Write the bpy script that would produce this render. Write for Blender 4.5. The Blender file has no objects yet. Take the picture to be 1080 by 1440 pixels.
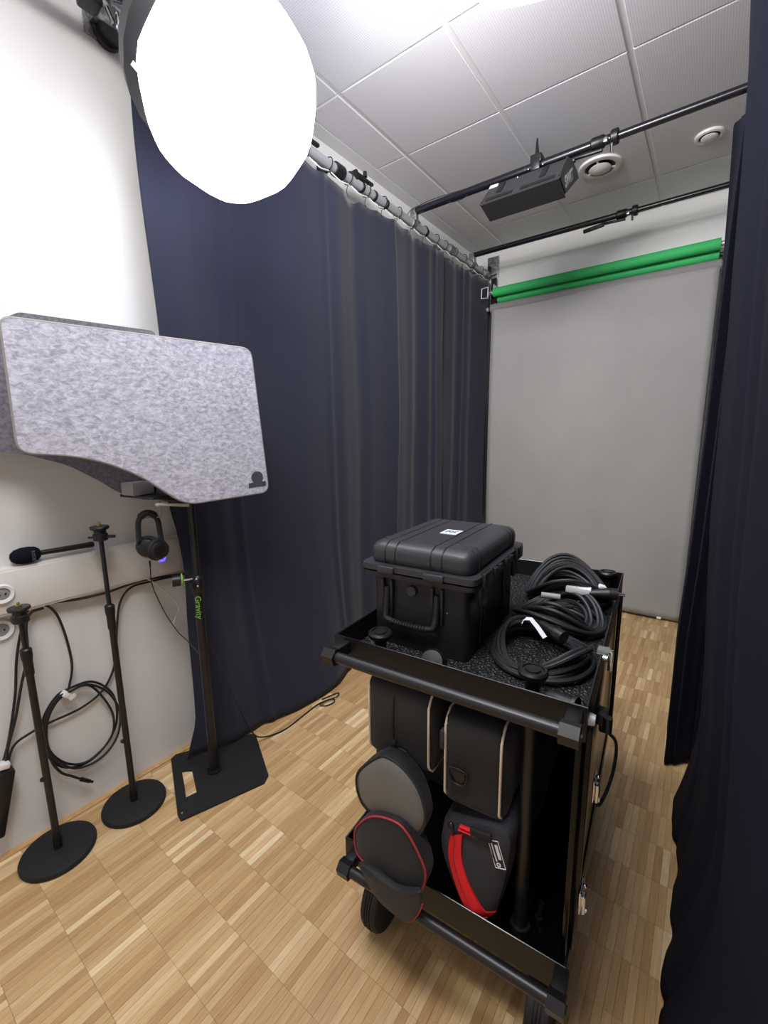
import bpy, bmesh, math, random
from mathutils import Matrix, Vector, Euler, noise
random.seed(7)
PI = math.pi
scene = bpy.context.scene
COL = scene.collection

# ------------------------------------------------------------------ camera
cam_data = bpy.data.cameras.new('camera')
cam = bpy.data.objects.new('camera', cam_data)
COL.objects.link(cam)
R3 = Matrix(((0.80219626, -0.09378355, 0.58964889),
             (0.59694567, 0.14534329, -0.78900646),
             (-0.01170569, 0.98492638, 0.17257753)))
cam.matrix_world = Matrix.Translation((0, 0, 1.5)) @ R3.to_4x4()
cam_data.sensor_fit = 'VERTICAL'
cam_data.sensor_height = 36.0
cam_data.lens = 608.0 / 1440.0 * 36.0
cam_data.clip_start = 0.02
scene.camera = cam

# ------------------------------------------------------------------ light
LANTERN = 9.0            # radiance of the two fabric lanterns
world = bpy.data.worlds.new('world')
scene.world = world
world.use_nodes = True
world.node_tree.nodes['Background'].inputs[0].default_value = (0.75, 0.8, 1.0, 1)
world.node_tree.nodes['Background'].inputs[1].default_value = 0.05
# unseen fill lights added just outside the frame: one over the photographer, one aimed down the room
for nm, loc_, rot_, en, spr, sz in (('rear_fill', (-0.55, 0.10, 3.08), (28, 0, -4), 54, 180, (1.0, 0.6)),
                                ('room_fill', (-0.75, 1.20, 3.0), (62, 0, -2), 50, 140, (0.9, 0.6))):
    ld = bpy.data.lights.new(nm, 'AREA')
    ld.shape = 'RECTANGLE'; ld.size, ld.size_y = sz; ld.energy = en; ld.spread = math.radians(spr); ld.color = (1.0, 0.985, 0.98)
    lo = bpy.data.objects.new(nm, ld); COL.objects.link(lo)
    lo.location = loc_; lo.rotation_euler = [math.radians(a) for a in rot_]
scene.view_settings.view_transform = 'Standard'
scene.view_settings.look = 'None'
scene.view_settings.exposure = 0.0
scene.view_settings.gamma = 1.0
scene.view_settings.use_curve_mapping = False

# ------------------------------------------------------------------ materials
def lin(c):
    return tuple(((x / 255.0) / 12.92 if x / 255.0 <= 0.04045 else ((x / 255.0 + 0.055) / 1.055) ** 2.4) for x in c)

def mat(name, rgb, rough=0.5, metal=0.0, spec=0.5, sheen=0.0, emit=None, estr=0.0, bump=None, mottle=None):
    """rgb in 0-255 sRGB. bump=(scale,strength,kind). mottle=(scale, rgb2, contrast)"""
    m = bpy.data.materials.new(name)
    m.use_nodes = True
    nt = m.node_tree
    b = nt.nodes['Principled BSDF']
    b.inputs['Base Color'].default_value = (*lin(rgb), 1)
    b.inputs['Roughness'].default_value = rough
    b.inputs['Metallic'].default_value = metal
    b.inputs['Specular IOR Level'].default_value = spec
    if sheen:
        b.inputs['Sheen Weight'].default_value = sheen
        b.inputs['Sheen Roughness'].default_value = 0.5
    if emit:
        b.inputs['Emission Color'].default_value = (*lin(emit), 1)
        b.inputs['Emission Strength'].default_value = estr
    geo = nt.nodes.new('ShaderNodeNewGeometry')
    if mottle:
        sc, rgb2, lo_, hi_ = mottle
        n = nt.nodes.new('ShaderNodeTexNoise'); n.inputs['Scale'].default_value = sc
        n.inputs['Detail'].default_value = 4.0; n.inputs['Roughness'].default_value = 0.65
        nt.links.new(geo.outputs['Position'], n.inputs['Vector'])
        mr = nt.nodes.new('ShaderNodeMapRange')
        mr.inputs['From Min'].default_value = lo_; mr.inputs['From Max'].default_value = hi_
        nt.links.new(n.outputs['Fac'], mr.inputs['Value'])
        mx = nt.nodes.new('ShaderNodeMix'); mx.data_type = 'RGBA'
        mx.inputs['A'].default_value = (*lin(rgb), 1); mx.inputs['B'].default_value = (*lin(rgb2), 1)
        nt.links.new(mr.outputs['Result'], mx.inputs['Factor'])
        nt.links.new(mx.outputs['Result'], b.inputs['Base Color'])
    if bump:
        sc, st, kind = bump
        if kind == 'noise':
            t = nt.nodes.new('ShaderNodeTexNoise'); t.inputs['Scale'].default_value = sc; t.inputs['Detail'].default_value = 3
            out = t.outputs['Fac']
        else:
            t = nt.nodes.new('ShaderNodeTexVoronoi'); t.inputs['Scale'].default_value = sc
            out = t.outputs['Distance']
        nt.links.new(geo.outputs['Position'], t.inputs['Vector'])
        bp = nt.nodes.new('ShaderNodeBump'); bp.inputs['Strength'].default_value = st; bp.inputs['Distance'].default_value = 0.004
        nt.links.new(out, bp.inputs['Height']); nt.links.new(bp.outputs['Normal'], b.inputs['Normal'])
    return m

M = {}
M['wall'] = mat('wall_paint', (229, 228, 226), 0.7, bump=(160, 0.04, 'noise'))
M['ceil_grid'] = mat('ceiling_grid_paint', (226, 225, 224), 0.55)
M['vent'] = mat('vent_white', (228, 228, 226), 0.4)
M['duct'] = mat('duct_plastic', (228, 224, 218), 0.5)
M['plastic_white'] = mat('white_plastic', (235, 235, 235), 0.4)
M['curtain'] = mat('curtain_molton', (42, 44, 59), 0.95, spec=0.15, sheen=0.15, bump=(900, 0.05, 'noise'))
M['curtain_shaded'] = mat('curtain_molton_shaded', (29, 30, 42), 0.95, spec=0.1, sheen=0.0, bump=(900, 0.05, 'noise'))  # same molton, darker: weak light on the right curtains put into the colour
M['alu'] = mat('brushed_aluminium', (196, 197, 202), 0.45, 0.55)
M['galv'] = mat('galvanised_steel', (170, 172, 172), 0.45, 0.9, mottle=(60, (120, 122, 124), 0.4, 0.6))
M['chrome'] = mat('chrome', (215, 218, 222), 0.15, 1.0)
M['black_metal'] = mat('black_powder_coat', (24, 24, 27), 0.38, 0.0, 0.5)
M['pipe'] = mat('black_anodised_pipe', (20, 20, 28), 0.25, 0.0, 0.6)
M['black_plastic'] = mat('black_plastic', (17, 17, 19), 0.42)
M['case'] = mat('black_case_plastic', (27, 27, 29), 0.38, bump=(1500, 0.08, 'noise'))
M['case_sheen'] = mat('black_case_plastic_sheen', (50, 50, 54), 0.40, bump=(1500, 0.08, 'noise'))  # case plastic made lighter, sheen on the lid put into the colour
M['gloss'] = mat('black_gloss_panel', (8, 8, 9), 0.18, 0.0, 0.3)
M['tray'] = mat('black_tray_paint', (15, 15, 17), 0.42, 0.0, 0.4)
M['mat'] = mat('black_deck_mat', (13, 13, 14), 0.55, bump=(130, 1.0, 'voronoi'))
M['rubber'] = mat('black_rubber', (23, 23, 24), 0.75)
M['tyre'] = mat('grey_tyre_rubber', (40, 40, 42), 0.8)
M['cable'] = mat('black_cable_rubber', (31, 32, 35), 0.55)
M['cable_thin'] = mat('black_cable_vinyl', (30, 29, 33), 0.45)
M['cable_white'] = mat('white_cable', (215, 212, 205), 0.5)
M['nylon'] = mat('black_nylon', (19, 19, 23), 0.7, sheen=0.1, bump=(700, 0.1, 'noise'))
M['nylon_grey'] = mat('charcoal_nylon', (47, 47, 54), 0.75, bump=(500, 0.2, 'noise'))
M['grey_vinyl'] = mat('grey_vinyl', (104, 102, 99), 0.45, bump=(30, 0.15, 'noise'))
M['red_pipe'] = mat('dull_red_piping', (168, 45, 58), 0.6)
M['red_zip'] = mat('red_zip_tape', (232, 28, 40), 0.6)
M['cream'] = mat('cream_piping', (222, 208, 182), 0.6)
M['green'] = mat('chroma_green_roll', (58, 188, 104), 0.7)
M['grey_paper'] = mat('grey_backdrop_paper', (163, 162, 160), 0.8, mottle=(1.3, (155, 154, 152), 0.35, 0.65))
M['grey_roll'] = mat('grey_backdrop_roll', (136, 133, 132), 0.75)
M['felt'] = mat('mottled_grey_felt', (158, 157, 168), 0.95, spec=0.1)
M['felt_edge'] = mat('felt_edge', (150, 146, 144), 0.95, spec=0.1)
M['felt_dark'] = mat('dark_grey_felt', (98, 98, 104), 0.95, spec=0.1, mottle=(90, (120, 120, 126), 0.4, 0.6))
M['badge'] = mat('charcoal_print', (62, 62, 72), 0.8)
M['lantern'] = mat('glowing_fabric', (240, 240, 240), 0.9, emit=(238, 240, 255), estr=LANTERN)
M['brass'] = mat('brass', (190, 165, 110), 0.3, 1.0)
M['lime'] = mat('lime_green_print', (120, 190, 60), 0.5)
M['blue_led'] = mat('blue_led', (40, 40, 255), 0.4, emit=(60, 50, 255), estr=6.0)
M['white_print'] = mat('white_print', (225, 225, 228), 0.6)
M['grey_print'] = mat('grey_print', (95, 96, 105), 0.7)
M['paper'] = mat('white_paper_tag', (235, 235, 238), 0.6)
M['foam'] = mat('black_foam', (22, 23, 30), 0.95, spec=0.1, bump=(400, 0.6, 'noise'))
M['label_blue'] = mat('pale_blue_sticker', (215, 222, 240), 0.4)
M['grey_dev'] = mat('grey_device_plastic', (150, 150, 152), 0.5)
M['beige_bar'] = mat('cream_bar', (205, 200, 188), 0.5)
M['wood_trim'] = mat('oak_trim', (214, 176, 125), 0.5, mottle=(25, (196, 155, 104), 0.35, 0.65))
M['wine'] = mat('dark_interior', (12, 12, 14), 0.6)

# felt: streaky light / dark fibres, as the board itself is printed and pressed
def felt_nodes(m, c1, c2):
    nt = m.node_tree; b = nt.nodes['Principled BSDF']
    geo = nt.nodes.new('ShaderNodeNewGeometry')
    mp = nt.nodes.new('ShaderNodeMapping'); mp.inputs['Scale'].default_value = (48, 48, 85)
    mp.inputs['Rotation'].default_value = (0.25, 0, 0)
    n = nt.nodes.new('ShaderNodeTexNoise'); n.inputs['Scale'].default_value = 1.0; n.inputs['Detail'].default_value = 5
    n.inputs['Roughness'].default_value = 0.7; n.inputs['Distortion'].default_value = 0.6
    nt.links.new(geo.outputs['Position'], mp.inputs['Vector']); nt.links.new(mp.outputs['Vector'], n.inputs['Vector'])
    cr = nt.nodes.new('ShaderNodeValToRGB')
    cr.color_ramp.elements[0].position = 0.36; cr.color_ramp.elements[0].color = (*lin(c1), 1)
    cr.color_ramp.elements[1].position = 0.64; cr.color_ramp.elements[1].color = (*lin(c2), 1)
    nt.links.new(n.outputs['Fac'], cr.inputs['Fac']); nt.links.new(cr.outputs['Color'], b.inputs['Base Color'])
felt_nodes(M['felt'], (150, 149, 163), (206, 206, 218))

# perforated ceiling panel
def perforated():
    m = mat('perforated_ceiling_metal', (186, 185, 188), 0.6)
    nt = m.node_tree; b = nt.nodes['Principled BSDF']
    geo = nt.nodes.new('ShaderNodeNewGeometry')
    v = nt.nodes.new('ShaderNodeTexVoronoi'); v.voronoi_dimensions = '2D'
    v.inputs['Scale'].default_value = 105; v.inputs['Randomness'].default_value = 0.0
    nt.links.new(geo.outputs['Position'], v.inputs['Vector'])
    cr = nt.nodes.new('ShaderNodeValToRGB')
    cr.color_ramp.elements[0].position = 0.22; cr.color_ramp.elements[0].color = (*lin((206, 206, 212)), 1)
    cr.color_ramp.elements[1].position = 0.34; cr.color_ramp.elements[1].color = (*lin((229, 228, 231)), 1)
    nt.links.new(v.outputs['Distance'], cr.inputs['Fac']); nt.links.new(cr.outputs['Color'], b.inputs['Base Color'])
    return m
M['tile'] = perforated()

# parquet: tone chosen per strip and per block from world position, fine grain along the strip
SW, SL, SX0, SY0 = 0.0226, 0.156, -1.94, -0.969
def parquet():
    m = mat('oak_mosaic_parquet', (208, 168, 112), 0.36, spec=0.45)
    nt = m.node_tree; b = nt.nodes['Principled BSDF']
    def N(t, **k):
        n = nt.nodes.new(t)
        for a, v in k.items(): setattr(n, a, v)
        return n
    geo = N('ShaderNodeNewGeometry'); sep = N('ShaderNodeSeparateXYZ')
    nt.links.new(geo.outputs['Position'], sep.inputs[0])
    def math_(op, a, bb=None):
        n = N('ShaderNodeMath', operation=op)
        for i, x in enumerate((a, bb)):
            if x is None: continue
            if isinstance(x, (int, float)): n.inputs[i].default_value = x
            else: nt.links.new(x, n.inputs[i])
        return n.outputs[0]
    ix = math_('FLOOR', math_('DIVIDE', math_('SUBTRACT', sep.outputs[0], SX0), SW))
    iy = math_('FLOOR', math_('DIVIDE', math_('SUBTRACT', sep.outputs[1], SY0), SL))
    bx = math_('FLOOR', math_('DIVIDE', math_('ADD', ix, math_('MULTIPLY', iy, 3.0)), 5.0))
    def wn(a, c):
        cb = N('ShaderNodeCombineXYZ'); nt.links.new(a, cb.inputs[0]); nt.links.new(c, cb.inputs[1])
        w = N('ShaderNodeTexWhiteNoise', noise_dimensions='3D'); nt.links.new(cb.outputs[0], w.inputs['Vector'])
        return w.outputs['Value']
    s = wn(ix, iy); bl = wn(bx, iy)
    v = math_('ADD', math_('MULTIPLY', s, 0.84), math_('MULTIPLY', bl, 0.16))
    cr = N('ShaderNodeValToRGB')
    e = cr.color_ramp.elements
    e[0].position = 0.0; e[0].color = (*lin((184, 146, 98)), 1)
    e[1].position = 0.97; e[1].color = (*lin((244, 221, 176)), 1)
    for p, c in ((0.3, (199, 162, 113)), (0.62, (212, 177, 127)), (0.84, (223, 192, 143))):
        k = e.new(p); k.color = (*lin(c), 1)
    nt.links.new(v, cr.inputs['Fac'])
    mp = N('ShaderNodeMapping'); mp.inputs['Scale'].default_value = (160, 12, 1)
    nt.links.new(geo.outputs['Position'], mp.inputs['Vector'])
    g = N('ShaderNodeTexNoise'); g.inputs['Scale'].default_value = 1; g.inputs['Detail'].default_value = 4
    nt.links.new(mp.outputs['Vector'], g.inputs['Vector'])
    mr = N('ShaderNodeMapRange'); mr.inputs['From Min'].default_value = 0.3; mr.inputs['From Max'].default_value = 0.7
    mr.inputs['To Min'].default_value = 0.86; mr.inputs['To Max'].default_value = 1.08
    nt.links.new(g.outputs['Fac'], mr.inputs['Value'])
    mx = N('ShaderNodeMix', data_type='RGBA', blend_type='MULTIPLY'); mx.inputs['Factor'].default_value = 1.0
    nt.links.new(cr.outputs['Color'], mx.inputs['A']); nt.links.new(mr.outputs['Result'], mx.inputs['B'])
    nt.links.new(mx.outputs['Result'], b.inputs['Base Color'])
    return m
M['parquet'] = parquet()
M['joint'] = mat('parquet_joint', (176, 136, 86), 0.8)

# ------------------------------------------------------------------ builders
def catmull(pts, closed=False, k=6):
    P = [Vector(p) for p in pts]; n = len(P); out = []
    rng = range(n) if closed else range(n - 1)
    for i in rng:
        p0 = P[(i - 1) % n] if closed or i > 0 else P[0] * 2 - P[1]
        p1 = P[i]; p2 = P[(i + 1) % n]
        p3 = P[(i + 2) % n] if closed or i + 2 < n else P[-1] * 2 - P[-2]
        for j in range(k):
            t = j / k
            out.append(0.5 * ((2 * p1) + (p2 - p0) * t + (2 * p0 - 5 * p1 + 4 * p2 - p3) * t * t + (3 * p1 - p0 - 3 * p2 + p3) * t ** 3))
    if not closed: out.append(P[-1].copy())
    return out

class G:
    def __init__(s, mx=None): s.v = []; s.f = []; s.mx = mx or Matrix()
    def add(s, vs, fs):
        o = len(s.v); s.v += [s.mx @ Vector(v) for v in vs]; s.f += [[i + o for i in f] for f in fs]; return s
    def bm(s, bm):
        bm.verts.index_update()
        return s.add([v.co.copy() for v in bm.verts], [[v.index for v in f.verts] for f in bm.faces])
    def box(s, c, size, rot=None, bev=0.0, seg=2, axes='xyz'):
        bm = bmesh.new(); bmesh.ops.create_cube(bm, size=1)
        for v in bm.verts: v.co = Vector((v.co.x * size[0], v.co.y * size[1], v.co.z * size[2]))
        if bev:
            eds = bm.edges[:]
            if axes != 'xyz':
                eds = [e for e in eds if max(range(3), key=lambda i: abs((e.verts[0].co - e.verts[1].co)[i])) in ['xyz'.index(a) for a in axes]]
            bmesh.ops.bevel(bm, geom=eds, offset=min(bev, min(size) * 0.49 if axes == 'xyz' else bev), segments=seg, affect='EDGES', profile=0.5)
        R = rot.to_4x4() if rot else Matrix()
        for v in bm.verts: v.co = (R @ v.co) + Vector(c)
        s.bm(bm); bm.free(); return s
    def cyl(s, p0, p1, r0, r1=None, n=20, cap=True):
        p0, p1 = Vector(p0), Vector(p1); r1 = r0 if r1 is None else r1
        a = (p1 - p0).normalized(); u = a.orthogonal().normalized(); w = a.cross(u)
        vs = [p + (u * math.cos(2 * PI * i / n) + w * math.sin(2 * PI * i / n)) * r for p, r in ((p0, r0), (p1, r1)) for i in range(n)]
        fs = [[i, (i + 1) % n, n + (i + 1) % n, n + i] for i in range(n)]
        if cap: fs += [list(range(n))[::-1], list(range(n, 2 * n))]
        return s.add(vs, fs)
    def lathe(s, prof, o=(0, 0, 0), ax=(0, 0, 1), n=32, close=False):
        o = Vector(o); a = Vector(ax).normalized(); u = a.orthogonal().normalized(); w = a.cross(u)
        vs = []; fs = []; m = len(prof)
        for r, h in prof:
            for i in range(n):
                t = 2 * PI * i / n
                vs.append(o + a * h + (u * math.cos(t) + w * math.sin(t)) * max(r, 1e-4))
        for j in range(m if close else m - 1):
            for i in range(n):
                k = (j + 1) % m
                fs.append([j * n + i, j * n + (i + 1) % n, k * n + (i + 1) % n, k * n + i])
        if not close: fs += [list(range(n))[::-1], list(range((m - 1) * n, m * n))]
        return s.add(vs, fs)
    def tube(s, pts, r, n=8, closed=False, k=6, smooth=True, cap=True):
        P = catmull(pts, closed, k) if smooth else [Vector(p) for p in pts]
        N = len(P); vs = []; fs = []
        up = None
        for i, p in enumerate(P):
            a = (P[(i + 1) % N] - P[i - 1]) if closed else (P[min(i + 1, N - 1)] - P[max(i - 1, 0)])
            if a.length < 1e-9: a = Vector((0, 0, 1))
            a.normalize()
            if up is None: up = a.orthogonal().normalized()
            up = (up - a * up.dot(a)); up = up.normalized() if up.length > 1e-6 else a.orthogonal().normalized()
            w = a.cross(up)
            rr = r[i * (len(r) - 1) // max(N - 1, 1)] if isinstance(r, (list, tuple)) else r
            vs += [p + (up * math.cos(2 * PI * j / n) + w * math.sin(2 * PI * j / n)) * rr for j in range(n)]
        for i in range(N if closed else N - 1):
            q = (i + 1) % N
            for j in range(n): fs.append([i * n + j, i * n + (j + 1) % n, q * n + (j + 1) % n, q * n + j])
        if not closed and cap: fs += [list(range(n))[::-1], list(range((N - 1) * n, N * n))]
        return s.add(vs, fs)
    def plate(s, poly, d, n=None):
        """solid plate: closed polygon of 3D points pushed along vector d"""
        d = Vector(d); P = [Vector(p) for p in poly]; m = len(P)
        return s.add(P + [p + d for p in P], [list(range(m))[::-1], list(range(m, 2 * m))] + [[i, (i + 1) % m, m + (i + 1) % m, m + i] for i in range(m)])
    def ell(s, c, r, n=24, m=14):
        vs = [];
        for j in range(m + 1):
            t = PI * j / m
            for i in range(n):
                p = 2 * PI * i / n
                vs.append(Vector(c) + Vector((r[0] * math.sin(t) * math.cos(p), r[1] * math.sin(t) * math.sin(p), r[2] * math.cos(t))))
        fs = [[j * n + i, (j + 1) * n + i, (j + 1) * n + (i + 1) % n, j * n + (i + 1) % n] for j in range(m) for i in range(n)]
        return s.add(vs, fs)
    def soft(s, c, half, r, bulge=0.06, n=9, wob=0.0, rot=None):
        """soft-edged padded box"""
        c = Vector(c); R = rot.to_4x4() if rot else Matrix()
        bm = bmesh.new(); bmesh.ops.create_cube(bm, size=2)
        bmesh.ops.subdivide_edges(bm, edges=bm.edges[:], cuts=n, use_grid_fill=True)
        for v in bm.verts:
            p = v.co.copy(); q = Vector((p.x * half[0], p.y * half[1], p.z * half[2]))
            inner = Vector([max(-(half[i] - r), min(half[i] - r, q[i])) for i in range(3)])
            d = q - inner
            q = inner + (d.normalized() * r if d.length > 1e-9 else d)
            for i in range(3):
                a, b = [j for j in range(3) if j != i]
                if abs(abs(p[i]) - 1) < 1e-5:
                    q[i] += math.copysign(bulge * min(half), p[i]) * (1 - p[a] ** 2) * (1 - p[b] ** 2)
            if wob: q += noise.noise_vector((q + c) * 14) * wob
            v.co = (R @ q) + c
        s.bm(bm); bm.free(); return s
    def puff(s, poly, o, ax, ay, an, depth, steps=((1.0, 0.0), (1.0, 0.55), (0.965, 0.82), (0.88, 0.97), (0.6, 1.04), (0.2, 1.06)), sub=6):
        """cushion: smooth outline (list of 2-D points) in the plane (o, ax, ay) swollen along an"""
        o, ax, ay, an = map(Vector, (o, ax, ay, an))
        P = catmull([(a, b, 0) for a, b in poly], True, sub); n = len(P)
        cx = sum(p.x for p in P) / n; cy = sum(p.y for p in P) / n
        vs = []; fs = []
        for k, h in steps:
            for p in P: vs.append(o + ax * (cx + (p.x - cx) * k) + ay * (cy + (p.y - cy) * k) + an * depth * h)
        m = len(steps)
        for j in range(m - 1):
            for i in range(n): fs.append([j * n + i, j * n + (i + 1) % n, (j + 1) * n + (i + 1) % n, (j + 1) * n + i])
        fs += [list(range(n))[::-1], list(range((m - 1) * n, m * n))]
        return s.add(vs, fs)

WM = {}     # world matrices of the empties
def wm(o): return WM.get(o.name, Matrix())
def finish_mesh(me, m, smooth, angle=35):
    bm = bmesh.new(); bm.from_mesh(me)
    bmesh.ops.recalc_face_normals(bm, faces=bm.faces[:]); bm.to_mesh(me); bm.free()
    me.materials.append(M[m] if isinstance(m, str) else m)
    if smooth:
        me.shade_smooth(); me.set_sharp_from_angle(angle=math.radians(angle))
def obj(name, g, m, parent=None, smooth=True, label=None, origin=None, angle=35):
    me = bpy.data.meshes.new(name)
    if parent is not None: base = wm(parent)
    else:
        if origin is None:
            lo = [min(v[i] for v in g.v) for i in range(3)]; hi = [max(v[i] for v in g.v) for i in range(3)]
            origin = ((lo[0] + hi[0]) / 2, (lo[1] + hi[1]) / 2, lo[2])
        base = Matrix.Translation(origin)
    inv = base.inverted()
    me.from_pydata([tuple(inv @ v) for v in g.v], [], g.f); me.update()
    finish_mesh(me, m, smooth, angle)
    o = bpy.data.objects.new(name, me); COL.objects.link(o)
    if parent is not None:
        o.parent = parent
        WM[o.name] = base.copy()
    else:
        o.location = origin; WM[o.name] = base
    if label: o['label'] = label
    return o
def thing(name, label, cat, loc=(0, 0, 0), rz=0.0, group=None):
    o = bpy.data.objects.new(name, None); COL.objects.link(o)
    o.empty_display_size = 0.05
    o.location = loc; o.rotation_euler = (0, 0, rz)
    WM[o.name] = Matrix.Translation(loc) @ Matrix.Rotation(rz, 4, 'Z')
    o['label'] = label; o['category'] = cat
    if group: o['group'] = group
    return o
def tag(o, label, cat, group=None):
    o['label'] = label; o['category'] = cat
    if group: o['group'] = group
    return o
def struct(name, g, m, parent=None, smooth=False):
    o = obj(name, g, m, parent, smooth)
    if parent is None: o['kind'] = 'structure'
    return o
def text(name, s, size, mx, m, parent, depth=0.0004, bold=0.0):
    cu = bpy.data.curves.new(name, 'FONT'); cu.body = s; cu.size = size; cu.extrude = depth
    cu.align_x = 'CENTER'; cu.align_y = 'CENTER'; cu.offset = bold; cu.resolution_u = 3
    t = bpy.data.objects.new('tmp_text', cu); COL.objects.link(t)
    bpy.context.view_layer.update()
    dg = bpy.context.evaluated_depsgraph_get()
    me = bpy.data.meshes.new_from_object(t.evaluated_get(dg))
    bpy.data.objects.remove(t)
    me.transform(wm(parent).inverted() @ mx)
    me.name = name; me.materials.clear(); me.materials.append(M[m])
    o = bpy.data.objects.new(name, me); COL.objects.link(o); o.parent = parent
    return o
def frame(o, ax, ay):
    ax = Vector(ax).normalized(); az = ax.cross(Vector(ay)).normalized(); ay = az.cross(ax)
    m = Matrix((ax, ay, az)).transposed().to_4x4(); m.translation = Vector(o); return m
def interp(z, tab):
    if z <= tab[0][0]: return tab[0][1]
    for (a, x), (b, y) in zip(tab, tab[1:]):
        if z <= b: return x + (y - x) * (z - a) / (b - a)
    return tab[-1][1]

# ------------------------------------------------------------------ room shell
X0, X1, Y0, Y1, ZC = -1.94, 1.3, -1.1, 4.12, 3.165
struct('wall_left', G().box((X0 - 0.05, (Y0 + Y1) / 2, ZC / 2), (0.1, Y1 - Y0 + 0.2, ZC + 0.04)), 'wall')
struct('wall_back', G().box(((X0 + X1) / 2, Y1 + 0.05, ZC / 2), (X1 - X0, 0.1, ZC + 0.04)), 'wall')
struct('wall_right', G().box((X1 + 0.05, (Y0 + Y1) / 2, ZC / 2), (0.1, Y1 - Y0 + 0.2, ZC + 0.04)), 'wall')
struct('wall_front', G().box(((X0 + X1) / 2, Y0 - 0.05, ZC / 2), (X1 - X0, 0.1, ZC + 0.04)), 'wall')
ceiling = struct('ceiling', G().box(((X0 + X1) / 2, (Y0 + Y1) / 2, ZC + 0.058), (X1 - X0, Y1 - Y0, 0.1)), 'ceil_grid')
xs = [-1.853, -1.63, -1.037, -0.445, 0.15, 0.745, 1.30]
ys = [Y0 + 0.001] + [-0.55 + 0.6 * k for k in range(8)] + [Y1]
tile_mesh = {}
for i in range(len(xs) - 1):
    for j in range(len(ys) - 1):
        xa, xb = xs[i] + (0.012 if i else 0.0), xs[i + 1] - 0.012
        ya, yb = ys[j] + 0.004, ys[j + 1] - 0.004
        if yb - ya < 0.02: continue
        key = (round(xb - xa, 3), round(yb - ya, 3))
        if key not in tile_mesh:
            w, l = key; b = 0.003
            g = G().add([(-w/2, -l/2, 0), (w/2, -l/2, 0), (w/2, l/2, 0), (-w/2, l/2, 0),
                         (-w/2, -l/2, -0.004), (w/2, -l/2, -0.004), (w/2, l/2, -0.004), (-w/2, l/2, -0.004),
                         (-w/2 + b, -l/2 + b, -0.007), (w/2 - b, -l/2 + b, -0.007), (w/2 - b, l/2 - b, -0.007), (-w/2 + b, l/2 - b, -0.007)],
                        [[0, 1, 2, 3], [0, 1, 5, 4], [1, 2, 6, 5], [2, 3, 7, 6], [3, 0, 4, 7],
                         [4, 5, 9, 8], [5, 6, 10, 9], [6, 7, 11, 10], [7, 4, 8, 11], [8, 9, 10, 11]])
            me = bpy.data.meshes.new('ceiling_panel'); me.from_pydata([tuple(v) for v in g.v], [], g.f)
            finish_mesh(me, 'tile', False); tile_mesh[key] = me
        o = bpy.data.objects.new('ceiling_panel', tile_mesh[key]); COL.objects.link(o); o.parent = ceiling
        o.location = wm(ceiling).inverted() @ Vector(((xa + xb) / 2, (ya + yb) / 2, ZC + 0.0075))
# paler plaster margin of the ceiling beside the left wall
struct('trim_1', G().box(((X0 - 1.855) / 2 - 0.0005, (Y0 + Y1) / 2, ZC + 0.003), (0.084, Y1 - Y0, 0.011)), 'wall')
# oak edging strip and pale shadow joint at the foot of the left wall
struct('baseboard_left', G().box((X0 + 0.014, (Y0 + Y1) / 2, 0.003), (0.028, Y1 - Y0, 0.006), bev=0.001), 'wood_trim')
struct('baseboard_back', G().box(((X0 + X1) / 2, Y1 - 0.01, 0.003), (X1 - X0, 0.02, 0.006), bev=0.001), 'wood_trim')

# round ceiling outlets
def vent(x, y, r, label, big):
    t = thing('air_vent', label, 'air vent', (x, y, ZC))
    z = ZC + 0.0008
    obj('outer_ring', G().lathe([(r, 0), (r, -0.006), (r * 0.97, -0.012), (r * 0.80, -0.016), (r * 0.70, -0.012), (r * 0.70, -0.002), (r * 0.8, 0)], (x, y, z), n=40, close=True), 'vent', t)
    if big:
        obj('dark_throat', G().cyl((x, y, z - 0.001), (x, y, z - 0.004), r * 0.69, n=36), 'wine', t)
        obj('centre_cone', G().lathe([(r * 0.1, -0.006), (r * 0.50, -0.014), (r * 0.52, -0.018), (r * 0.42, -0.024), (r * 0.15, -0.032), (0.001, -0.033)], (x, y, z), n=36), 'vent', t)
        for k in range(3):
            a = 2 * PI * k / 3 + 0.5
            obj('spoke', G().box((x + math.cos(a) * r * 0.6, y + math.sin(a) * r * 0.6, z - 0.009), (r * 0.24, 0.012, 0.008), Euler((0, 0, a)).to_matrix()), 'vent', t)
    else:
        obj('dark_throat', G().cyl((x, y, z - 0.001), (x, y, z - 0.004), r * 0.69, n=36), 'wine', t)
        obj('centre_disc', G().lathe([(r * 0.30, -0.004), (r * 0.56, -0.012), (r * 0.58, -0.018), (r * 0.5, -0.022), (0.001, -0.024)], (x, y, z), n=36), 'vent', t)
vent(-0.72, 3.29, 0.125, 'large round white ceiling vent with open dark slots beside the hanging light panel', True)
vent(-0.165, 3.355, 0.072, 'small round white ceiling vent with closed disc near the right curtain', False)

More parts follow.
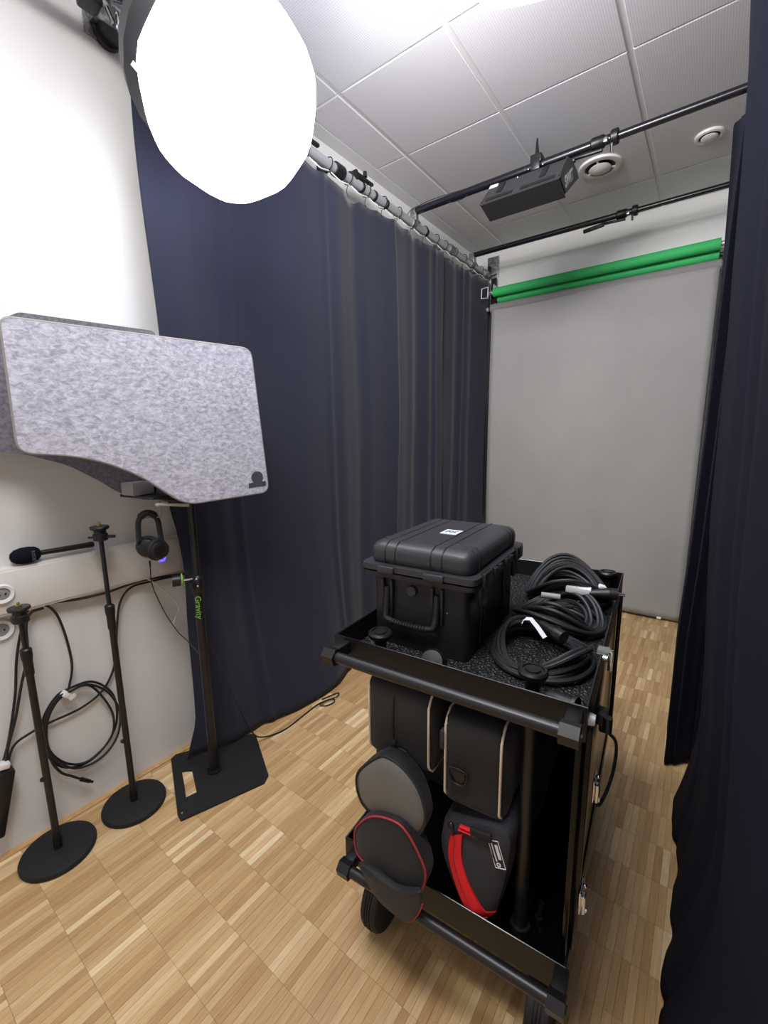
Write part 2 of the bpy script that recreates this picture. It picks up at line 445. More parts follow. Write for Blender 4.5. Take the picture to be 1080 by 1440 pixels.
# ------------------------------------------------------------------ curtains
def curtain_mesh(fn, n_s, n_z):
    """fn(i/n_s, j/n_z) -> point"""
    vs = [fn(i / n_s, j / n_z) for i in range(n_s + 1) for j in range(n_z + 1)]
    fs = [[i * (n_z + 1) + j, (i + 1) * (n_z + 1) + j, (i + 1) * (n_z + 1) + j + 1, i * (n_z + 1) + j + 1] for i in range(n_s) for j in range(n_z)]
    return G().add(vs, fs)
def cloth(name, fn, n_s, n_z, m, parent, th=0.003):
    o = obj(name, curtain_mesh(fn, n_s, n_z), m, parent)
    md = o.modifiers.new('solid', 'SOLIDIFY'); md.thickness = th; md.offset = 0
    return o
def folds(y, z, ph=0.0, f=1.0):
    wob = 0.10 * noise.noise(Vector((y * 1.3, z * 0.5, ph + 3.0)))
    q = y + wob
    mask = 0.5 + 0.5 * math.sin(2 * PI * q / 0.93 + ph)          # deep pleats gather only here and there
    a = 0.70 * math.sin(2 * PI * f * q / 0.78 + 1.1 * math.sin(2.1 * y + ph) + ph)
    b = (0.10 + 0.28 * mask) * math.sin(2 * PI * f * q / 0.27 + 1.5 * math.sin(2.3 * y) + ph)
    c = 0.10 * mask * math.sin(2 * PI * f * q / 0.13 + ph * 2)
    k = (q * f / 0.61 + ph) % 1.0
    sharp = math.exp(-((k - 0.5) / 0.035) ** 2) * 0.45
    wr = noise.noise(Vector((y * 2.0, z * 1.4, ph))) * 0.45 + noise.noise(Vector((y * 7.0, z * 3.5, ph))) * 0.10
    wr += 0.12 * math.exp(-((z - 1.12 - 0.03 * math.sin(y * 3)) / 0.02) ** 2)
    return a + b + c + sharp + wr

def left_fn(ya, yb, ph, sagn, flare=True):
    def fn(s, t):
        y = ya + (yb - ya) * s
        ztop = 2.905 - 0.016 * abs(math.sin(PI * (y - ya) / 0.165)) - (0.03 * math.exp(-((y - 2.15) / 0.09) ** 2) if sagn else 0)
        z = 0.012 + (ztop - 0.012) * t
        amp = 0.030 * (0.65 + 0.35 * (1 - t))
        x = -1.815 + amp * folds(y, z, ph)
        if flare:
            k = max(0.0, 1 - z / 0.95) ** 1.6
            x += (0.125 * math.exp(-((y - 1.55) / 0.38) ** 2) + 0.02) * k
            # front edge drifts back to the wall near the floor
            e = math.exp(-((y - ya) / 0.10) ** 2)
            x += -0.06 * e * k
            y += 0.012 * e * math.sin(4.1 * z + 0.4) - 0.05 * e * max(0.0, 1 - z / 0.18) + 0.025 * e * math.exp(-((z - 0.95) / 0.25) ** 2)
            y -= 0.028 * e * math.exp(-((z - 1.35) / 0.2) ** 2)
        if not flare: x += 0.070 * max(0.0, (y - 3.75) / 0.33) * (0.4 + 0.6 * min(1, z / 1.5)) * (0.5 + 0.5 * max(0.0, min(1.0, (2.66 - z) / 0.12)))
        x = max(x, X0 + 0.012)
        return (x, y, z)
    return fn
t = thing('curtain', 'long dark navy curtain hung from the silver rail on the left side', 'curtain', (-1.81, 2.05, 0))
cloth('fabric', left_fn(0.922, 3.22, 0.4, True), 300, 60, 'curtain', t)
def rings(t, ya, yb, xr, step=0.165, r=0.034):
    y = ya + 0.02
    while y < yb:
        g = G().tube([(xr + r * math.cos(a), y + 0.004 * math.sin(a), 2.955 + r * math.sin(a)) for a in [2 * PI * k / 14 for k in range(14)]], 0.0028, 6, True, 2)
        g.tube([(xr - 0.002, y, 2.955 - r), (xr - 0.010, y, 2.908), (xr - 0.014, y, 2.885), (xr - 0.004, y, 2.872)], 0.002, 5)
        obj('curtain_ring', g, 'black_metal', t)
        obj('white_cord', G().tube([(xr + 0.012, y + 0.01, 2.915), (xr + 0.018, y + step * 0.5, 2.898), (xr + 0.012, y + step - 0.01, 2.915)], 0.0035, 5), 'plastic_white', t)
        y += step
rings(t, 0.93, 3.2, -1.80)
t = thing('curtain', 'short dark navy curtain in the far left corner beside the backdrop', 'curtain', (-1.81, 3.62, 0))
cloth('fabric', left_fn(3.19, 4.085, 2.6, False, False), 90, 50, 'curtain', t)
rings(t, 3.21, 4.0, -1.80)

NEAR = [(0, .082), (.36, .078), (.73, .068), (1.2, .040), (1.5, .031), (1.95, .016), (2.26, .012), (2.5, .003), (2.94, -.030)]
npath = [(2.02, 0.0), (1.7, 0.003), (1.4, .01), (1.1, .03), (0.95, .045), (0.8, .075), (0.68, .12), (0.58, .20), (0.50, .32), (0.44, .5), (0.40, .75), (0.38, 1.1)]
def near_fn(s, t):
    u = s * (len(npath) - 1); i = min(int(u), len(npath) - 2); f = u - i
    y = npath[i][0] * (1 - f) + npath[i + 1][0] * f
    xe = npath[i][1] * (1 - f) + npath[i + 1][1] * f
    z = 0.012 + (2.93 - 0.012) * t
    L = (2.02 - y) + xe * 1.5
    fo = folds(L * 1.25, z, 1.9, 0.85)
    x = interp(z, NEAR) + xe + 0.020 * min(1.0, L * 3) * fo
    yy = y + 0.03 * fo * min(1.0, xe * 4)
    if z < 0.5:
        k = (1 - z / 0.5) ** 2
        q = math.exp(-((y - 1.15) / 0.45) ** 2)
        x -= 0.085 * k * q
        x -= 0.060 * k * math.exp(-((y - 1.92) / 0.22) ** 2)
        x += 0.006 * noise.noise(Vector((y * 14, 0, 2))) * k
    return (x, yy, z)
t = thing('curtain', 'near dark navy curtain filling the right edge, its hem on the floor', 'curtain', (0.08, 1.2, 0))
cloth('fabric', near_fn, 240, 70, 'curtain_shaded', t)
FAR = [(0, -.030), (.6, -.031), (1.0, -.020), (1.5, -.014), (2.0, -.012), (2.6, -.004), (2.94, -.004)]
fpath = [(2.62, .50), (2.45, .30), (2.28, .12), (2.18, .03), (2.15, 0.0), (2.30, 0.0), (2.60, 0.0), (2.88, 0.0), (3.2, 0.0), (3.6, 0.01), (3.95, 0.02)]
def far_fn(s, t):
    u = s * (len(fpath) - 1); i = min(int(u), len(fpath) - 2); f = u - i
    y = fpath[i][0] * (1 - f) + fpath[i + 1][0] * f
    xe = fpath[i][1] * (1 - f) + fpath[i + 1][1] * f
    zt = 2.93 if (y > 2.85 or u < 3) else 2.60 + 0.33 * ((y - 2.14) / 0.71)
    z = 0.012 + (zt - 0.012) * t
    x = interp(z, FAR) * (1 if y < 3.2 else max(0.0, 1 - (y - 3.2) / 0.6)) + xe
    k = max(0.0, 1 - abs(y - 2.88) / 0.5) if u > 4 else 0
    x += -0.050 * k * max(0.0, (z - 1.6) / 1.3) + 0.010 * folds(y, z, 5.0) * (1 if u > 5 else 0.3)
    x += 0.02 * (1 if y > 2.95 and u > 5 else 0)
    return (x, y + 0.02 * folds(xe * 3, z, 2.0) * (1 if u < 3 else 0), z)
t = thing('curtain', 'darker curtain hanging behind the near one, beside the right end of the backdrop', 'curtain', (-0.02, 3.0, 0))
cloth('fabric', far_fn, 140, 50, 'curtain_shaded', t)

# rails along both sides
t = thing('curtain_rail', 'silver tubular curtain rail running along the top of the left wall', 'rail', (-1.80, 2.0, 2.95))
obj('rail_tube', G().cyl((-1.80, Y0 + 0.06, 2.955), (-1.80, 4.06, 2.955), 0.025, n=24), 'alu', t)
for y in (0.86, 2.02, 3.33, 4.0):
    g = G().lathe([(0.034, -0.035), (0.036, -0.03), (0.036, 0.03), (0.034, 0.035)], (-1.80, y, 2.955), (0, 1, 0), 20)
    g.box((-1.835, y, 2.975), (0.03, 0.03, 0.03), bev=0.004)
    g.box((-1.885, y, 2.985), (0.10, 0.022, 0.012))
    g.box((-1.934, y, 2.985), (0.008, 0.06, 0.09), bev=0.003)
    obj('rail_bracket', g, 'galv' if y < 1 or y > 3 else 'black_metal', t)
for y in (1.55, 1.72, 2.22, 2.34, 2.46, 2.95):
    g = G().lathe([(0.028, -0.010), (0.030, -0.008), (0.030, 0.008), (0.028, 0.010)], (-1.80, y, 2.955), (0, 1, 0), 18)
    obj('strap', g, 'black_plastic', t)
def rail_clamp(y, label):
    t = thing('clamp', label, 'clamp', (-1.80, y, 2.98))
    obj('jaw', G().box((-1.805, y, 2.998), (0.05, 0.10, 0.03), bev=0.006).box((-1.80, y - 0.05, 2.985), (0.062, 0.02, 0.05), bev=0.004), 'black_plastic', t)
    obj('knob', G().cyl((-1.785, y + 0.04, 3.012), (-1.785, y + 0.04, 3.04), 0.014, 0.011, 12), 'black_plastic', t)
    obj('lever', G().box((-1.80, y + 0.085, 3.008), (0.022, 0.09, 0.016), bev=0.004), 'black_plastic', t)
rail_clamp(1.74, 'black clamp sitting on the silver rail right beside the glowing left lantern')
rail_clamp(2.20, 'black clamp on the silver rail midway between lantern and first black pipe')
tr = thing('curtain_rail', 'curtain rail above the right hand curtains, mostly hidden by the fabric', 'rail', (0.06, 2.2, 2.95))
obj('rail_tube', G().cyl((0.075, 0.4, 2.975), (0.075, 4.06, 2.975), 0.02, n=20), 'alu', tr)
obj('rail_bracket', G().box((0.075, 4.085, 2.975), (0.05, 0.06, 0.09), bev=0.004), 'galv', tr)
obj('rail_bracket', G().box((0.075, 2.0, 3.065), (0.03, 0.03, 0.19), bev=0.003), 'galv', tr)

# ------------------------------------------------------------------ cross pipes
def cross_pipe(y, z, xe, xc, r1, r2, label):
    t = thing('telescopic_pipe', label, 'pipe', (-0.9, y, z))
    obj('outer_tube', G().cyl((-1.765, y, z), (xc, y, z), r1, n=24), 'pipe', t)
    obj('inner_tube', G().cyl((xc, y, z), (xe, y, z), r2, n=24), 'pipe', t)
    g = G().lathe([(r1 + 0.004, -0.06), (r1 + 0.008, -0.055), (r1 + 0.008, 0.0), (r1 + 0.004, 0.006)], (xc - 0.03, y, z), (1, 0, 0), 20)
    g.lathe([(r1 + 0.009, -0.014), (r1 + 0.013, -0.010), (r1 + 0.013, 0.018), (r1 + 0.009, 0.022)], (xc + 0.02, y, z), (1, 0, 0), 20)
    obj('lock_collar', g, 'black_plastic', t)
    obj('lock_bolt', G().cyl((xc + 0.012, y - 0.014, z - r1 - 0.008), (xc + 0.012, y + 0.0, z - r1 - 0.04), 0.008, n=10).box((xc - 0.015, y - r1 - 0.008, z - 0.012), (0.022, 0.012, 0.022), bev=0.003), 'chrome', t)
    g = G().box((xc - 0.10, y - 0.008, z - r1 - 0.018), (0.14, 0.022, 0.014), Euler((0, 0.05, 0)).to_matrix(), 0.004)
    g.box((xc - 0.235, y - 0.008, z - r1 - 0.026), (0.14, 0.026, 0.024), Euler((0, -0.10, 0)).to_matrix(), 0.006)
    obj('trigger_lever', g, 'black_plastic', t)
    g = G().box((-1.785, y, z - 0.022), (0.05, 0.035, 0.075), bev=0.005)
    g.lathe([(0.031, -0.02), (0.033, -0.016), (0.033, 0.016), (0.031, 0.02)], (-1.80, y, 2.955), (0, 1, 0), 18)
    obj('end_clamp', g, 'galv', t)
    obj('clamp_bolt', G().cyl((-1.77, y + 0.02, z - 0.05), (-1.745, y + 0.02, z - 0.085), 0.008, n=10), 'chrome', t)
    return t
p1 = cross_pipe(2.78, 3.022, 0.055, -0.57, 0.023, 0.019, 'nearer black telescopic pipe across the ceiling, carrying the light panel')
obj('thin_cable', G().tube([(-1.82, 2.72, 2.97), (-1.79, 2.74, 3.02), (-1.72, 2.75, 3.035), (-1.64, 2.76, 3.046), (-1.5, 2.77, 3.046), (-1.40, 2.78, 3.046)], 0.0025, 5), 'cable_thin', p1)
obj('thin_cable', G().tube([(-1.52, 2.765, 3.0), (-1.48, 2.76, 2.985), (-1.42, 2.765, 2.985), (-1.38, 2.775, 3.0)], 0.0025, 5), 'cable_thin', p1)
p2 = cross_pipe(3.70, 3.018, 0.055, -0.59, 0.020, 0.017, 'farther black telescopic pipe across the ceiling, just before the white end wall')

# ------------------------------------------------------------------ light panel with hood hanging on pipe
t = thing('light_panel', 'black hooded light panel with barn door skirt clamped under the nearer pipe', 'studio light', (-0.95, 2.70, 2.75))
xa, xb = -1.165, -0.75
sec = [(2.655, 2.945), (2.745, 2.972), (2.86, 2.962), (2.90, 2.945), (2.665, 2.775), (2.52, 2.80)]
def poly_x(x, s): return [(x, a, b) for a, b in s]
obj('body', G().plate(poly_x(xa + 0.01, [(2.655, 2.93), (2.74, 2.965), (2.87, 2.955), (2.86, 2.90), (2.66, 2.86), (2.62, 2.875)]), (xb - xa - 0.02, 0, 0)), 'black_metal', t)
def sheet(p, q, xa_, xb_, th=0.004, taper=0.0):
    n = Vector((0, q[1] - p[1], -(q[0] - p[0]))).normalized() * th
    return G().plate([(xa_, *p), (xb_, *p), (xb_ + taper, *q), (xa_ - taper, *q)], n)
obj('barn_door', sheet((2.64, 2.925), (2.52, 2.785), xa, xb, taper=0.012), 'nylon', t)
obj('barn_door', sheet((2.515, 2.785), (2.655, 2.752), xa - 0.006, xb + 0.006), 'nylon', t)
obj('barn_door', sheet((2.905, 2.945), (2.665, 2.772), xa, xb), 'nylon', t)
obj('side_flap', G().plate(poly_x(xb, sec), (0.005, 0, 0)), 'nylon', t)
obj('side_flap', G().plate(poly_x(xa - 0.005, sec), (0.005, 0, 0)), 'nylon', t)
for x in (-1.10, -0.86):
    obj('velcro_tab', G().plate([(x, 2.628, 2.918), (x + 0.03, 2.628, 2.918), (x + 0.03, 2.565, 2.842), (x, 2.565, 2.842)], (0, -0.004, 0.004)), 'black_plastic', t)
obj('velcro_band', G().plate([(xa + 0.02, 2.542, 2.816), (xa + 0.17, 2.542, 2.816), (xa + 0.17, 2.527, 2.797), (xa + 0.02, 2.527, 2.797)], (0, -0.004, 0.004)), 'black_plastic', t)
obj('velcro_band', G().plate([(xb - 0.20, 2.542, 2.816), (xb - 0.02, 2.542, 2.816), (xb - 0.02, 2.527, 2.797), (xb - 0.20, 2.527, 2.797)], (0, -0.004, 0.004)), 'black_plastic', t)
obj('silver_strip', G().plate([(xa, 2.634, 2.921), (xa + 0.05, 2.634, 2.921), (xa + 0.05, 2.620, 2.904), (xa, 2.620, 2.904)], (0, -0.005, 0.005)), 'white_print', t)
obj('rivet', G().ell((-1.0, 2.622, 2.914), (0.006, 0.006, 0.006), 10, 6), 'chrome', t)
text('logo', 'SWIT', 0.072, frame((xb + 0.0058, 2.705, 2.862), (0, 1, 0.75), (0, -0.75, 1)), 'white_print', t, bold=0.003)
obj('yoke', G().box((-0.95, 2.75, 2.975), (0.34, 0.02, 0.012), bev=0.003).box((-0.95, 2.77, 2.985), (0.05, 0.03, 0.035), bev=0.003), 'black_metal', t)
g = G().box((-0.945, 2.78, 3.045), (0.065, 0.085, 0.05), bev=0.010)
g.box((-0.945, 2.745, 3.015), (0.05, 0.02, 0.06), bev=0.004)
g.box((-0.945, 2.815, 3.015), (0.05, 0.02, 0.06), bev=0.004)
g.cyl((-0.945, 2.78, 3.0), (-0.945, 2.78, 2.985), 0.016, n=12)
obj('pipe_clamp', g, 'black_metal', t)
obj('clamp_handle', G().cyl((-0.945, 2.765, 3.06), (-0.948, 2.765, 3.155), 0.013, 0.004, 12), 'black_plastic', t)
obj('safety_bolt', G().ell((-0.985, 2.745, 3.002), (0.007, 0.007, 0.007), 10, 6).ell((-0.905, 2.745, 3.0), (0.006, 0.006, 0.006), 10, 6), 'chrome', t)

# ------------------------------------------------------------------ lanterns
def lantern(c, a, r, squash, label, skirt=True, light_on=None):
    c = Vector(c); a = Vector(a).normalized()
    t = thing('lantern_light', label, 'lantern light', c)
    prof = []
    n = 22
    for j in range(n + 1):
        th = PI * j / n
        prof.append((r * math.sin(th), -math.cos(th) * r * squash))
    prof = [p for p in prof if p[1] < r * squash * 0.55]
    g = G(); u = a.orthogonal().normalized(); w = a.cross(u); K = 36
    vs = []; fs = []
    for rr, h in prof:
        for i in range(K):
            tt = 2 * PI * i / K
            rib = 1 - 0.035 * (0.5 - 0.5 * math.cos(tt * 8)) * (1 if rr > 0.3 * r else 0.4)
            vs.append(c + a * h + (u * math.cos(tt) + w * math.sin(tt)) * max(rr, 1e-4) * rib)
    for j in range(len(prof) - 1):
        for i in range(K): fs.append([j * K + i, j * K + (i + 1) % K, (j + 1) * K + (i + 1) % K, (j + 1) * K + i])
    fs.append(list(range(K))[::-1])
    g.add(vs, fs)
    obj('diffuser', g, 'lantern', t)
    h0 = prof[-1][1]; r0 = prof[-1][0]
    obj('back_skirt', G().lathe([(r0 * 1.0, h0 - 0.02), (r0 * 1.03, h0 - 0.005), (r0 * 1.08, h0 + 0.03), (r0 * 0.98, h0 + 0.09), (r0 * 0.5, h0 + 0.125), (0.07, h0 + 0.135)], c, a, 24), 'nylon', t)
    obj('speed_ring', G().lathe([(0.075, h0 + 0.125), (0.082, h0 + 0.13), (0.082, h0 + 0.15), (0.07, h0 + 0.155)], c, a, 24), 'alu', t)
    obj('lamp_head', G().lathe([(0.055, h0 + 0.15), (0.06, h0 + 0.16), (0.06, h0 + 0.27), (0.052, h0 + 0.29), (0.03, h0 + 0.295)], c, a, 24), 'black_metal', t)
    return t, h0
c1 = Vector((-1.375, 1.03, 2.60)); a1 = Vector((-0.50, -0.22, 0.62)).normalized()
t, h0 = lantern(c1, a1, 0.292, 0.86, 'large glowing white lantern at top left, covering the rail and curtain')
for k in range(5):
    ang = 2 * PI * k / 5
    u = a1.orthogonal().normalized(); w = a1.cross(u)
    p = c1 + a1 * (h0 - 0.01) + (u * math.cos(ang) + w * math.sin(ang)) * 0.252
    obj('tab', G().box(p, (0.014, 0.014, 0.02), a1.to_track_quat('Z', 'Y').to_matrix()), 'white_print', t)
pe = c1 + a1 * (h0 + 0.24)
g = G().tube([pe, (pe + Vector((-1.80, 0.86, 2.955))) / 2 + Vector((0, -0.02, 0.02)), (-1.80, 0.80, 2.985)], 0.012, 10)
g.box((-1.80, 0.80, 2.965), (0.075, 0.06, 0.075), bev=0.01)
obj('arm_clamp', g, 'black_metal', t)
obj('clamp_bolt', G().cyl((-1.77, 0.84, 2.935), (-1.75, 0.85, 2.88), 0.008, n=10).box((-1.745, 0.86, 2.90), (0.02, 0.01, 0.045), bev=0.003), 'chrome', t)
c2 = Vector((-0.415, 1.115, 2.742)); a2 = Vector((0.0, 0.0, 1.0))
t2, h2 = lantern(c2, a2, 0.27, 0.80, 'glowing lantern cut off by the top edge, only its underside showing')
obj('hanger', G().cyl(c2 + a2 * (h2 + 0.1), (c2.x, c2.y, ZC + 0.0), 0.008, n=10), 'black_metal', t2)
# dark round object pinned on the wall above the rail
obj_ = obj('wall_speaker', G().lathe([(0.048, 0), (0.050, 0.008), (0.047, 0.02), (0.035, 0.028), (0.01, 0.03)], (X0 + 0.0005, 0.905, 2.975), (1, 0, 0), 30), 'black_plastic')
tag(obj_, 'small dark round disc on the white wall behind the silver rail at top left', 'wall disc')

# ------------------------------------------------------------------ backdrop rolls
def roll(name, z, y, r, xa_, xb_, m, label, mcap='alu'):
    t = thing(name, label, 'backdrop roll', ((xa_ + xb_) / 2, y, z))
    obj('rolled_sheet', G().cyl((xa_, y, z), (xb_, y, z), r, n=36), m, t)
    obj('core_tube', G().cyl((xa_ - 0.045, y, z), (xb_ + 0.02, y, z), r * 0.45, n=18), mcap, t)
    return t
roll('backdrop_roll', 2.768, 3.97, 0.038, -1.695, -0.066, 'green', 'upper rolled bright green backdrop near the ceiling on the end wall')
roll('backdrop_roll', 2.722, 4.045, 0.036, -1.680, -0.070, 'green', 'second green roll half hidden between the upper green and the grey roll', 'black_metal')
t = roll('grey_backdrop', 2.632, 3.975, 0.040, -1.715, -0.050, 'grey_roll', 'wide grey paper backdrop unrolled down the end wall to the floor')
def drop_fn(s, tt):
    x = -1.700 + (1.700 - 0.056) * s
    z = 0.022 + (2.625 - 0.022) * tt
    y = 3.938 + 0.004 * math.sin(x * 5 + z) + 0.003 * math.sin(3 * x + 2 * z) + 0.045 * max(0, 1 - z / 1.6) ** 2
    return (x, y, z)
cloth('hanging_sheet', drop_fn, 40, 50, 'grey_paper', t, 0.0015)
obj('weight_bar', G().cyl((-1.66, 3.985, 0.02), (-0.215, 3.985, 0.02), 0.010, n=14), 'pipe', t)
obj('white_bar_cap', G().cyl((-0.215, 3.985, 0.02), (-0.185, 3.985, 0.02), 0.014, n=14), 'plastic_white', t)
t = thing('roll_mount', 'black and silver roll mount with square crank ring at left of backdrop', 'bracket', (-1.72, 4.0, 2.75))
obj('upright', G().box((-1.735, 4.06, 2.74), (0.05, 0.02, 0.36), bev=0.003).box((-1.735, 4.095, 2.74), (0.05, 0.05, 0.06)), 'black_metal', t)
obj('hook_plate', G().box((-1.715, 4.03, 2.80), (0.012, 0.06, 0.10), bev=0.003).box((-1.715, 4.03, 2.64), (0.012, 0.07, 0.05), bev=0.003), 'alu', t)
sq = [(-1.765, 3.86, 2.705), (-1.765, 3.86, 2.785), (-1.705, 3.86, 2.79), (-1.705, 3.86, 2.70)]
obj('ring_rod', G().cyl((-1.705, 3.86, 2.745), (-1.715, 4.03, 2.768), 0.005, n=8), 'chrome', t)
obj('square_ring', G().tube(sq, 0.005, 6, True, 1, smooth=False), 'plastic_white', t)
obj('crank_rod', G().cyl((-1.80, 3.975, 2.632), (-1.72, 3.975, 2.632), 0.007, n=10).cyl((-1.735, 3.975, 2.632), (-1.722, 3.975, 2.632), 0.024, n=16).cyl((-1.80, 3.975, 2.64), (-1.80, 3.975, 2.60), 0.008, n=10), 'chrome', t)
obj('bead_chain', G().tube([(-1.785, 3.96, 2.62), (-1.785, 3.96, 1.7), (-1.775, 3.955, 0.9), (-1.765, 3.96, 1.7), (-1.765, 3.965, 2.62)], 0.0035, 6), 'black_plastic', t)
obj('bead_chain', G().tube([(-1.755, 4.0, 2.72), (-1.753, 3.98, 1.5), (-1.745, 3.975, 0.7), (-1.735, 3.98, 1.5), (-1.735, 4.0, 2.72)], 0.0035, 6), 'black_plastic', t)
t = thing('roll_mount', 'slim silver upright roll mount at the right end of the backdrop', 'bracket', (-0.03, 4.0, 2.4))
obj('upright', G().box((-0.035, 4.06, 2.45), (0.022, 0.02, 0.70), bev=0.003).box((-0.035, 4.095, 2.7), (0.022, 0.05, 0.05)), 'galv', t)
obj('hook_plate', G().box((-0.042, 4.01, 2.77), (0.008, 0.09, 0.04), bev=0.002).box((-0.032, 4.01, 2.632), (0.008, 0.09, 0.04), bev=0.002), 'black_metal', t)
t = thing('wall_bracket', 'galvanised steel plate holding the rail end on the white end wall', 'bracket', (-1.79, 4.1, 3.03))
obj('plate', G().box((-1.77, Y1 - 0.006, 3.035), (0.11, 0.010, 0.18), bev=0.002), 'galv', t)
obj('ledge', G().box((-1.775, Y1 - 0.03, 2.965), (0.09, 0.05, 0.012), bev=0.002), 'galv', t)
obj('black_plug', G().box((-1.80, Y1 - 0.024, 3.02), (0.022, 0.03, 0.045), bev=0.004), 'black_plastic', t)

# ------------------------------------------------------------------ wall duct, sockets, mic
t = thing('cable_duct', 'off-white plastic cable duct running along the left wall', 'cable duct', (-1.92, 0.2, 0.89))
obj('duct_body', G().box((-1.917, 0.0, 0.985), (0.045, 2.19, 0.165), bev=0.004), 'duct', t)
obj('duct_lid', G().box((-1.8925, 0.0, 0.985), (0.005, 2.18, 0.145), bev=0.002), 'duct', t)
def socket(y, z, r, label, led=False):
    t = thing('wall_socket', label, 'socket', (-1.889, y, z))
    xs_ = -1.8895 if z > 0.9 else X0 + 0.0005
    obj('rim', G().lathe([(r, 0), (r, 0.006), (r * 0.9, 0.012), (r * 0.66, 0.010), (r * 0.62, 0.004)], (xs_, y, z), (1, 0, 0), 28), 'plastic_white', t)
    obj('well', G().lathe([(r * 0.6, 0.0045), (r * 0.58, 0.0045), (r * 0.52, 0.0055)], (xs_, y, z), (1, 0, 0), 28), 'grey_dev' if not led else 'plastic_white', t)
    obj('pin_hole', G().cyl((xs_ + 0.0095, y - 0.008, z), (xs_ + 0.0075, y - 0.008, z), 0.003, n=8).cyl((xs_ + 0.0095, y + 0.008, z), (xs_ + 0.0075, y + 0.008, z), 0.003, n=8), 'black_plastic', t)
    if led:
        obj('blue_light_ring', G().tube([(xs_ + 0.014, y + 0.011 * math.cos(a), z + 0.014 * math.sin(a)) for a in [2 * PI * k / 12 for k in range(12)]], 0.0035, 6, True, 2), 'blue_led', t)
socket(0.345, 0.985, 0.034, 'round white socket on the duct at the left edge, upper one')
socket(0.335, 0.845, 0.038, 'round white socket on the wall below the duct at the left edge')
socket(0.885, 0.988, 0.022, 'round white unit with a glowing blue ring behind the headphones', True)
t = thing('microphone', 'black handheld microphone with oval foam windscreen lying on the duct', 'microphone', (-1.905, 0.50, 1.07))
obj('foam_windscreen', G().lathe([(0.001, -0.05), (0.014, -0.046), (0.024, -0.034), (0.029, -0.015), (0.029, 0.008), (0.025, 0.026), (0.016, 0.036), (0.008, 0.038)], (-1.905, 0.432, 1.1), (0, 1, 0.02), 24), 'foam', t)
obj('handle', G().lathe([(0.009, 0.03), (0.0095, 0.04), (0.0105, 0.18), (0.0115, 0.19), (0.0115, 0.205), (0.010, 0.208)], (-1.905, 0.432, 1.1), (0, 1, -0.02), 18), 'black_metal', t)
text('logo', 'RØDE', 0.014, frame((-1.8755, 0.443, 1.1), (0, 0, -1), (0, 1, 0)), 'grey_print', t)

# ------------------------------------------------------------------ mic stands
def mic_stand(x, y, ht, label, sleeve, clip, knob_z):
    t = thing('round_base_stand', label, 'stand', (x, y, 0))
    obj('base_disc', G().lathe([(0.112, 0.0), (0.117, 0.003), (0.118, 0.012), (0.115, 0.019), (0.108, 0.022), (0.03, 0.023)], (x, y, 0), n=48), 'rubber', t)
    obj('lower_tube', G().cyl((x, y, 0.02), (x, y, sleeve), 0.0115, n=16).cyl((x, y, 0.02), (x, y, 0.07), 0.014, n=16), 'black_metal', t)
    obj('clutch', G().lathe([(0.012, -0.02), (0.0145, -0.015), (0.0145, 0.035), (0.017, 0.05), (0.017, 0.075), (0.012, 0.08)][::1], (x, y, sleeve - 0.03), n=16), 'black_plastic', t)
    obj('upper_tube', G().cyl((x, y, sleeve), (x, y, ht - 0.05), 0.008, n=14), 'black_metal', t)
    obj('mount_head', G().lathe([(0.018, -0.055), (0.024, -0.052), (0.025, -0.030), (0.020, -0.026), (0.020, -0.016), (0.031, -0.010), (0.032, -0.004), (0.030, 0.0), (0.01, 0.001)], (x, y, ht), n=24), 'black_metal', t)
    obj('brass_screw', G().cyl((x, y, ht), (x, y, ht + 0.006), 0.009, n=10).cyl((x, y, ht), (x, y, ht + 0.016), 0.0045, n=10), 'brass', t)
    if knob_z:
        obj('head_knob', G().cyl((x + 0.015, y + 0.015, ht - 0.04), (x + 0.035, y + 0.035, ht - 0.04), 0.006, n=10).cyl((x - 0.015, y - 0.015, ht - 0.042), (x - 0.03, y - 0.03, ht - 0.042), 0.004, n=8), 'black_plastic', t)
    obj('cable_clip', G().tube([(x + 0.012, y, clip), (x, y - 0.014, clip), (x - 0.018, y - 0.012, clip - 0.004), (x - 0.022, y - 0.002, clip - 0.008)], 0.005, 6), 'black_plastic', t)
mic_stand(-1.788, 0.362, 0.957, 'shorter black round base stand nearest the lower left corner', 0.76, 0.31, False)
mic_stand(-1.782, 0.625, 1.185, 'taller black round base stand between the short stand and flat plate base', 0.83, 0.30, True)

# ------------------------------------------------------------------ cables on the wall
def wall_pts(pts, x): return [(x + 0.006 * math.sin(7 * i), a, b) for i, (a, b) in enumerate(pts)]
def cable(name, pts, r, m, label, cat='cable', group=None):
    return tag(obj(name, G().tube(pts, r, 8, False, 8), m, origin=None), label, cat, group)
cable('wall_cable', wall_pts([(1.003, .879), (.898, .894), (.778, .902), (.667, .891), (.567, .893), (.477, .905), (.413, .907), (.37, .88)], -1.905), 0.005, 'cable_thin', 'black cable running tight along the underside of the duct')
cable('wall_cable', wall_pts([(.40, .913), (.455, .906), (.489, .861), (.509, .759), (.516, .638), (.499, .556), (.492, .538)], -1.912), 0.0045, 'cable_thin', 'black cable arching from the duct down to the white cable tie')
cable('wall_cable', wall_pts([(1.004, .875), (.852, .882), (.762, .88), (.714, .830), (.692, .734), (.676, .613), (.654, .533), (.606, .470), (.526, .440), (.421, .439), (.355, .432), (.311, .413), (.283, .345), (.27, .30)], -1.921), 0.0045, 'cable_thin', 'black cable dropping behind the taller stand and crossing to the left edge')
cable('wall_cable', wall_pts([(.455, .893), (.416, .888), (.397, .845), (.388, .738), (.36, .64), (.328, .517), (.296, .422), (.281, .361), (.262, .29)], -1.908), 0.005, 'cable_thin', 'black cable hanging directly behind the short stand at the left')
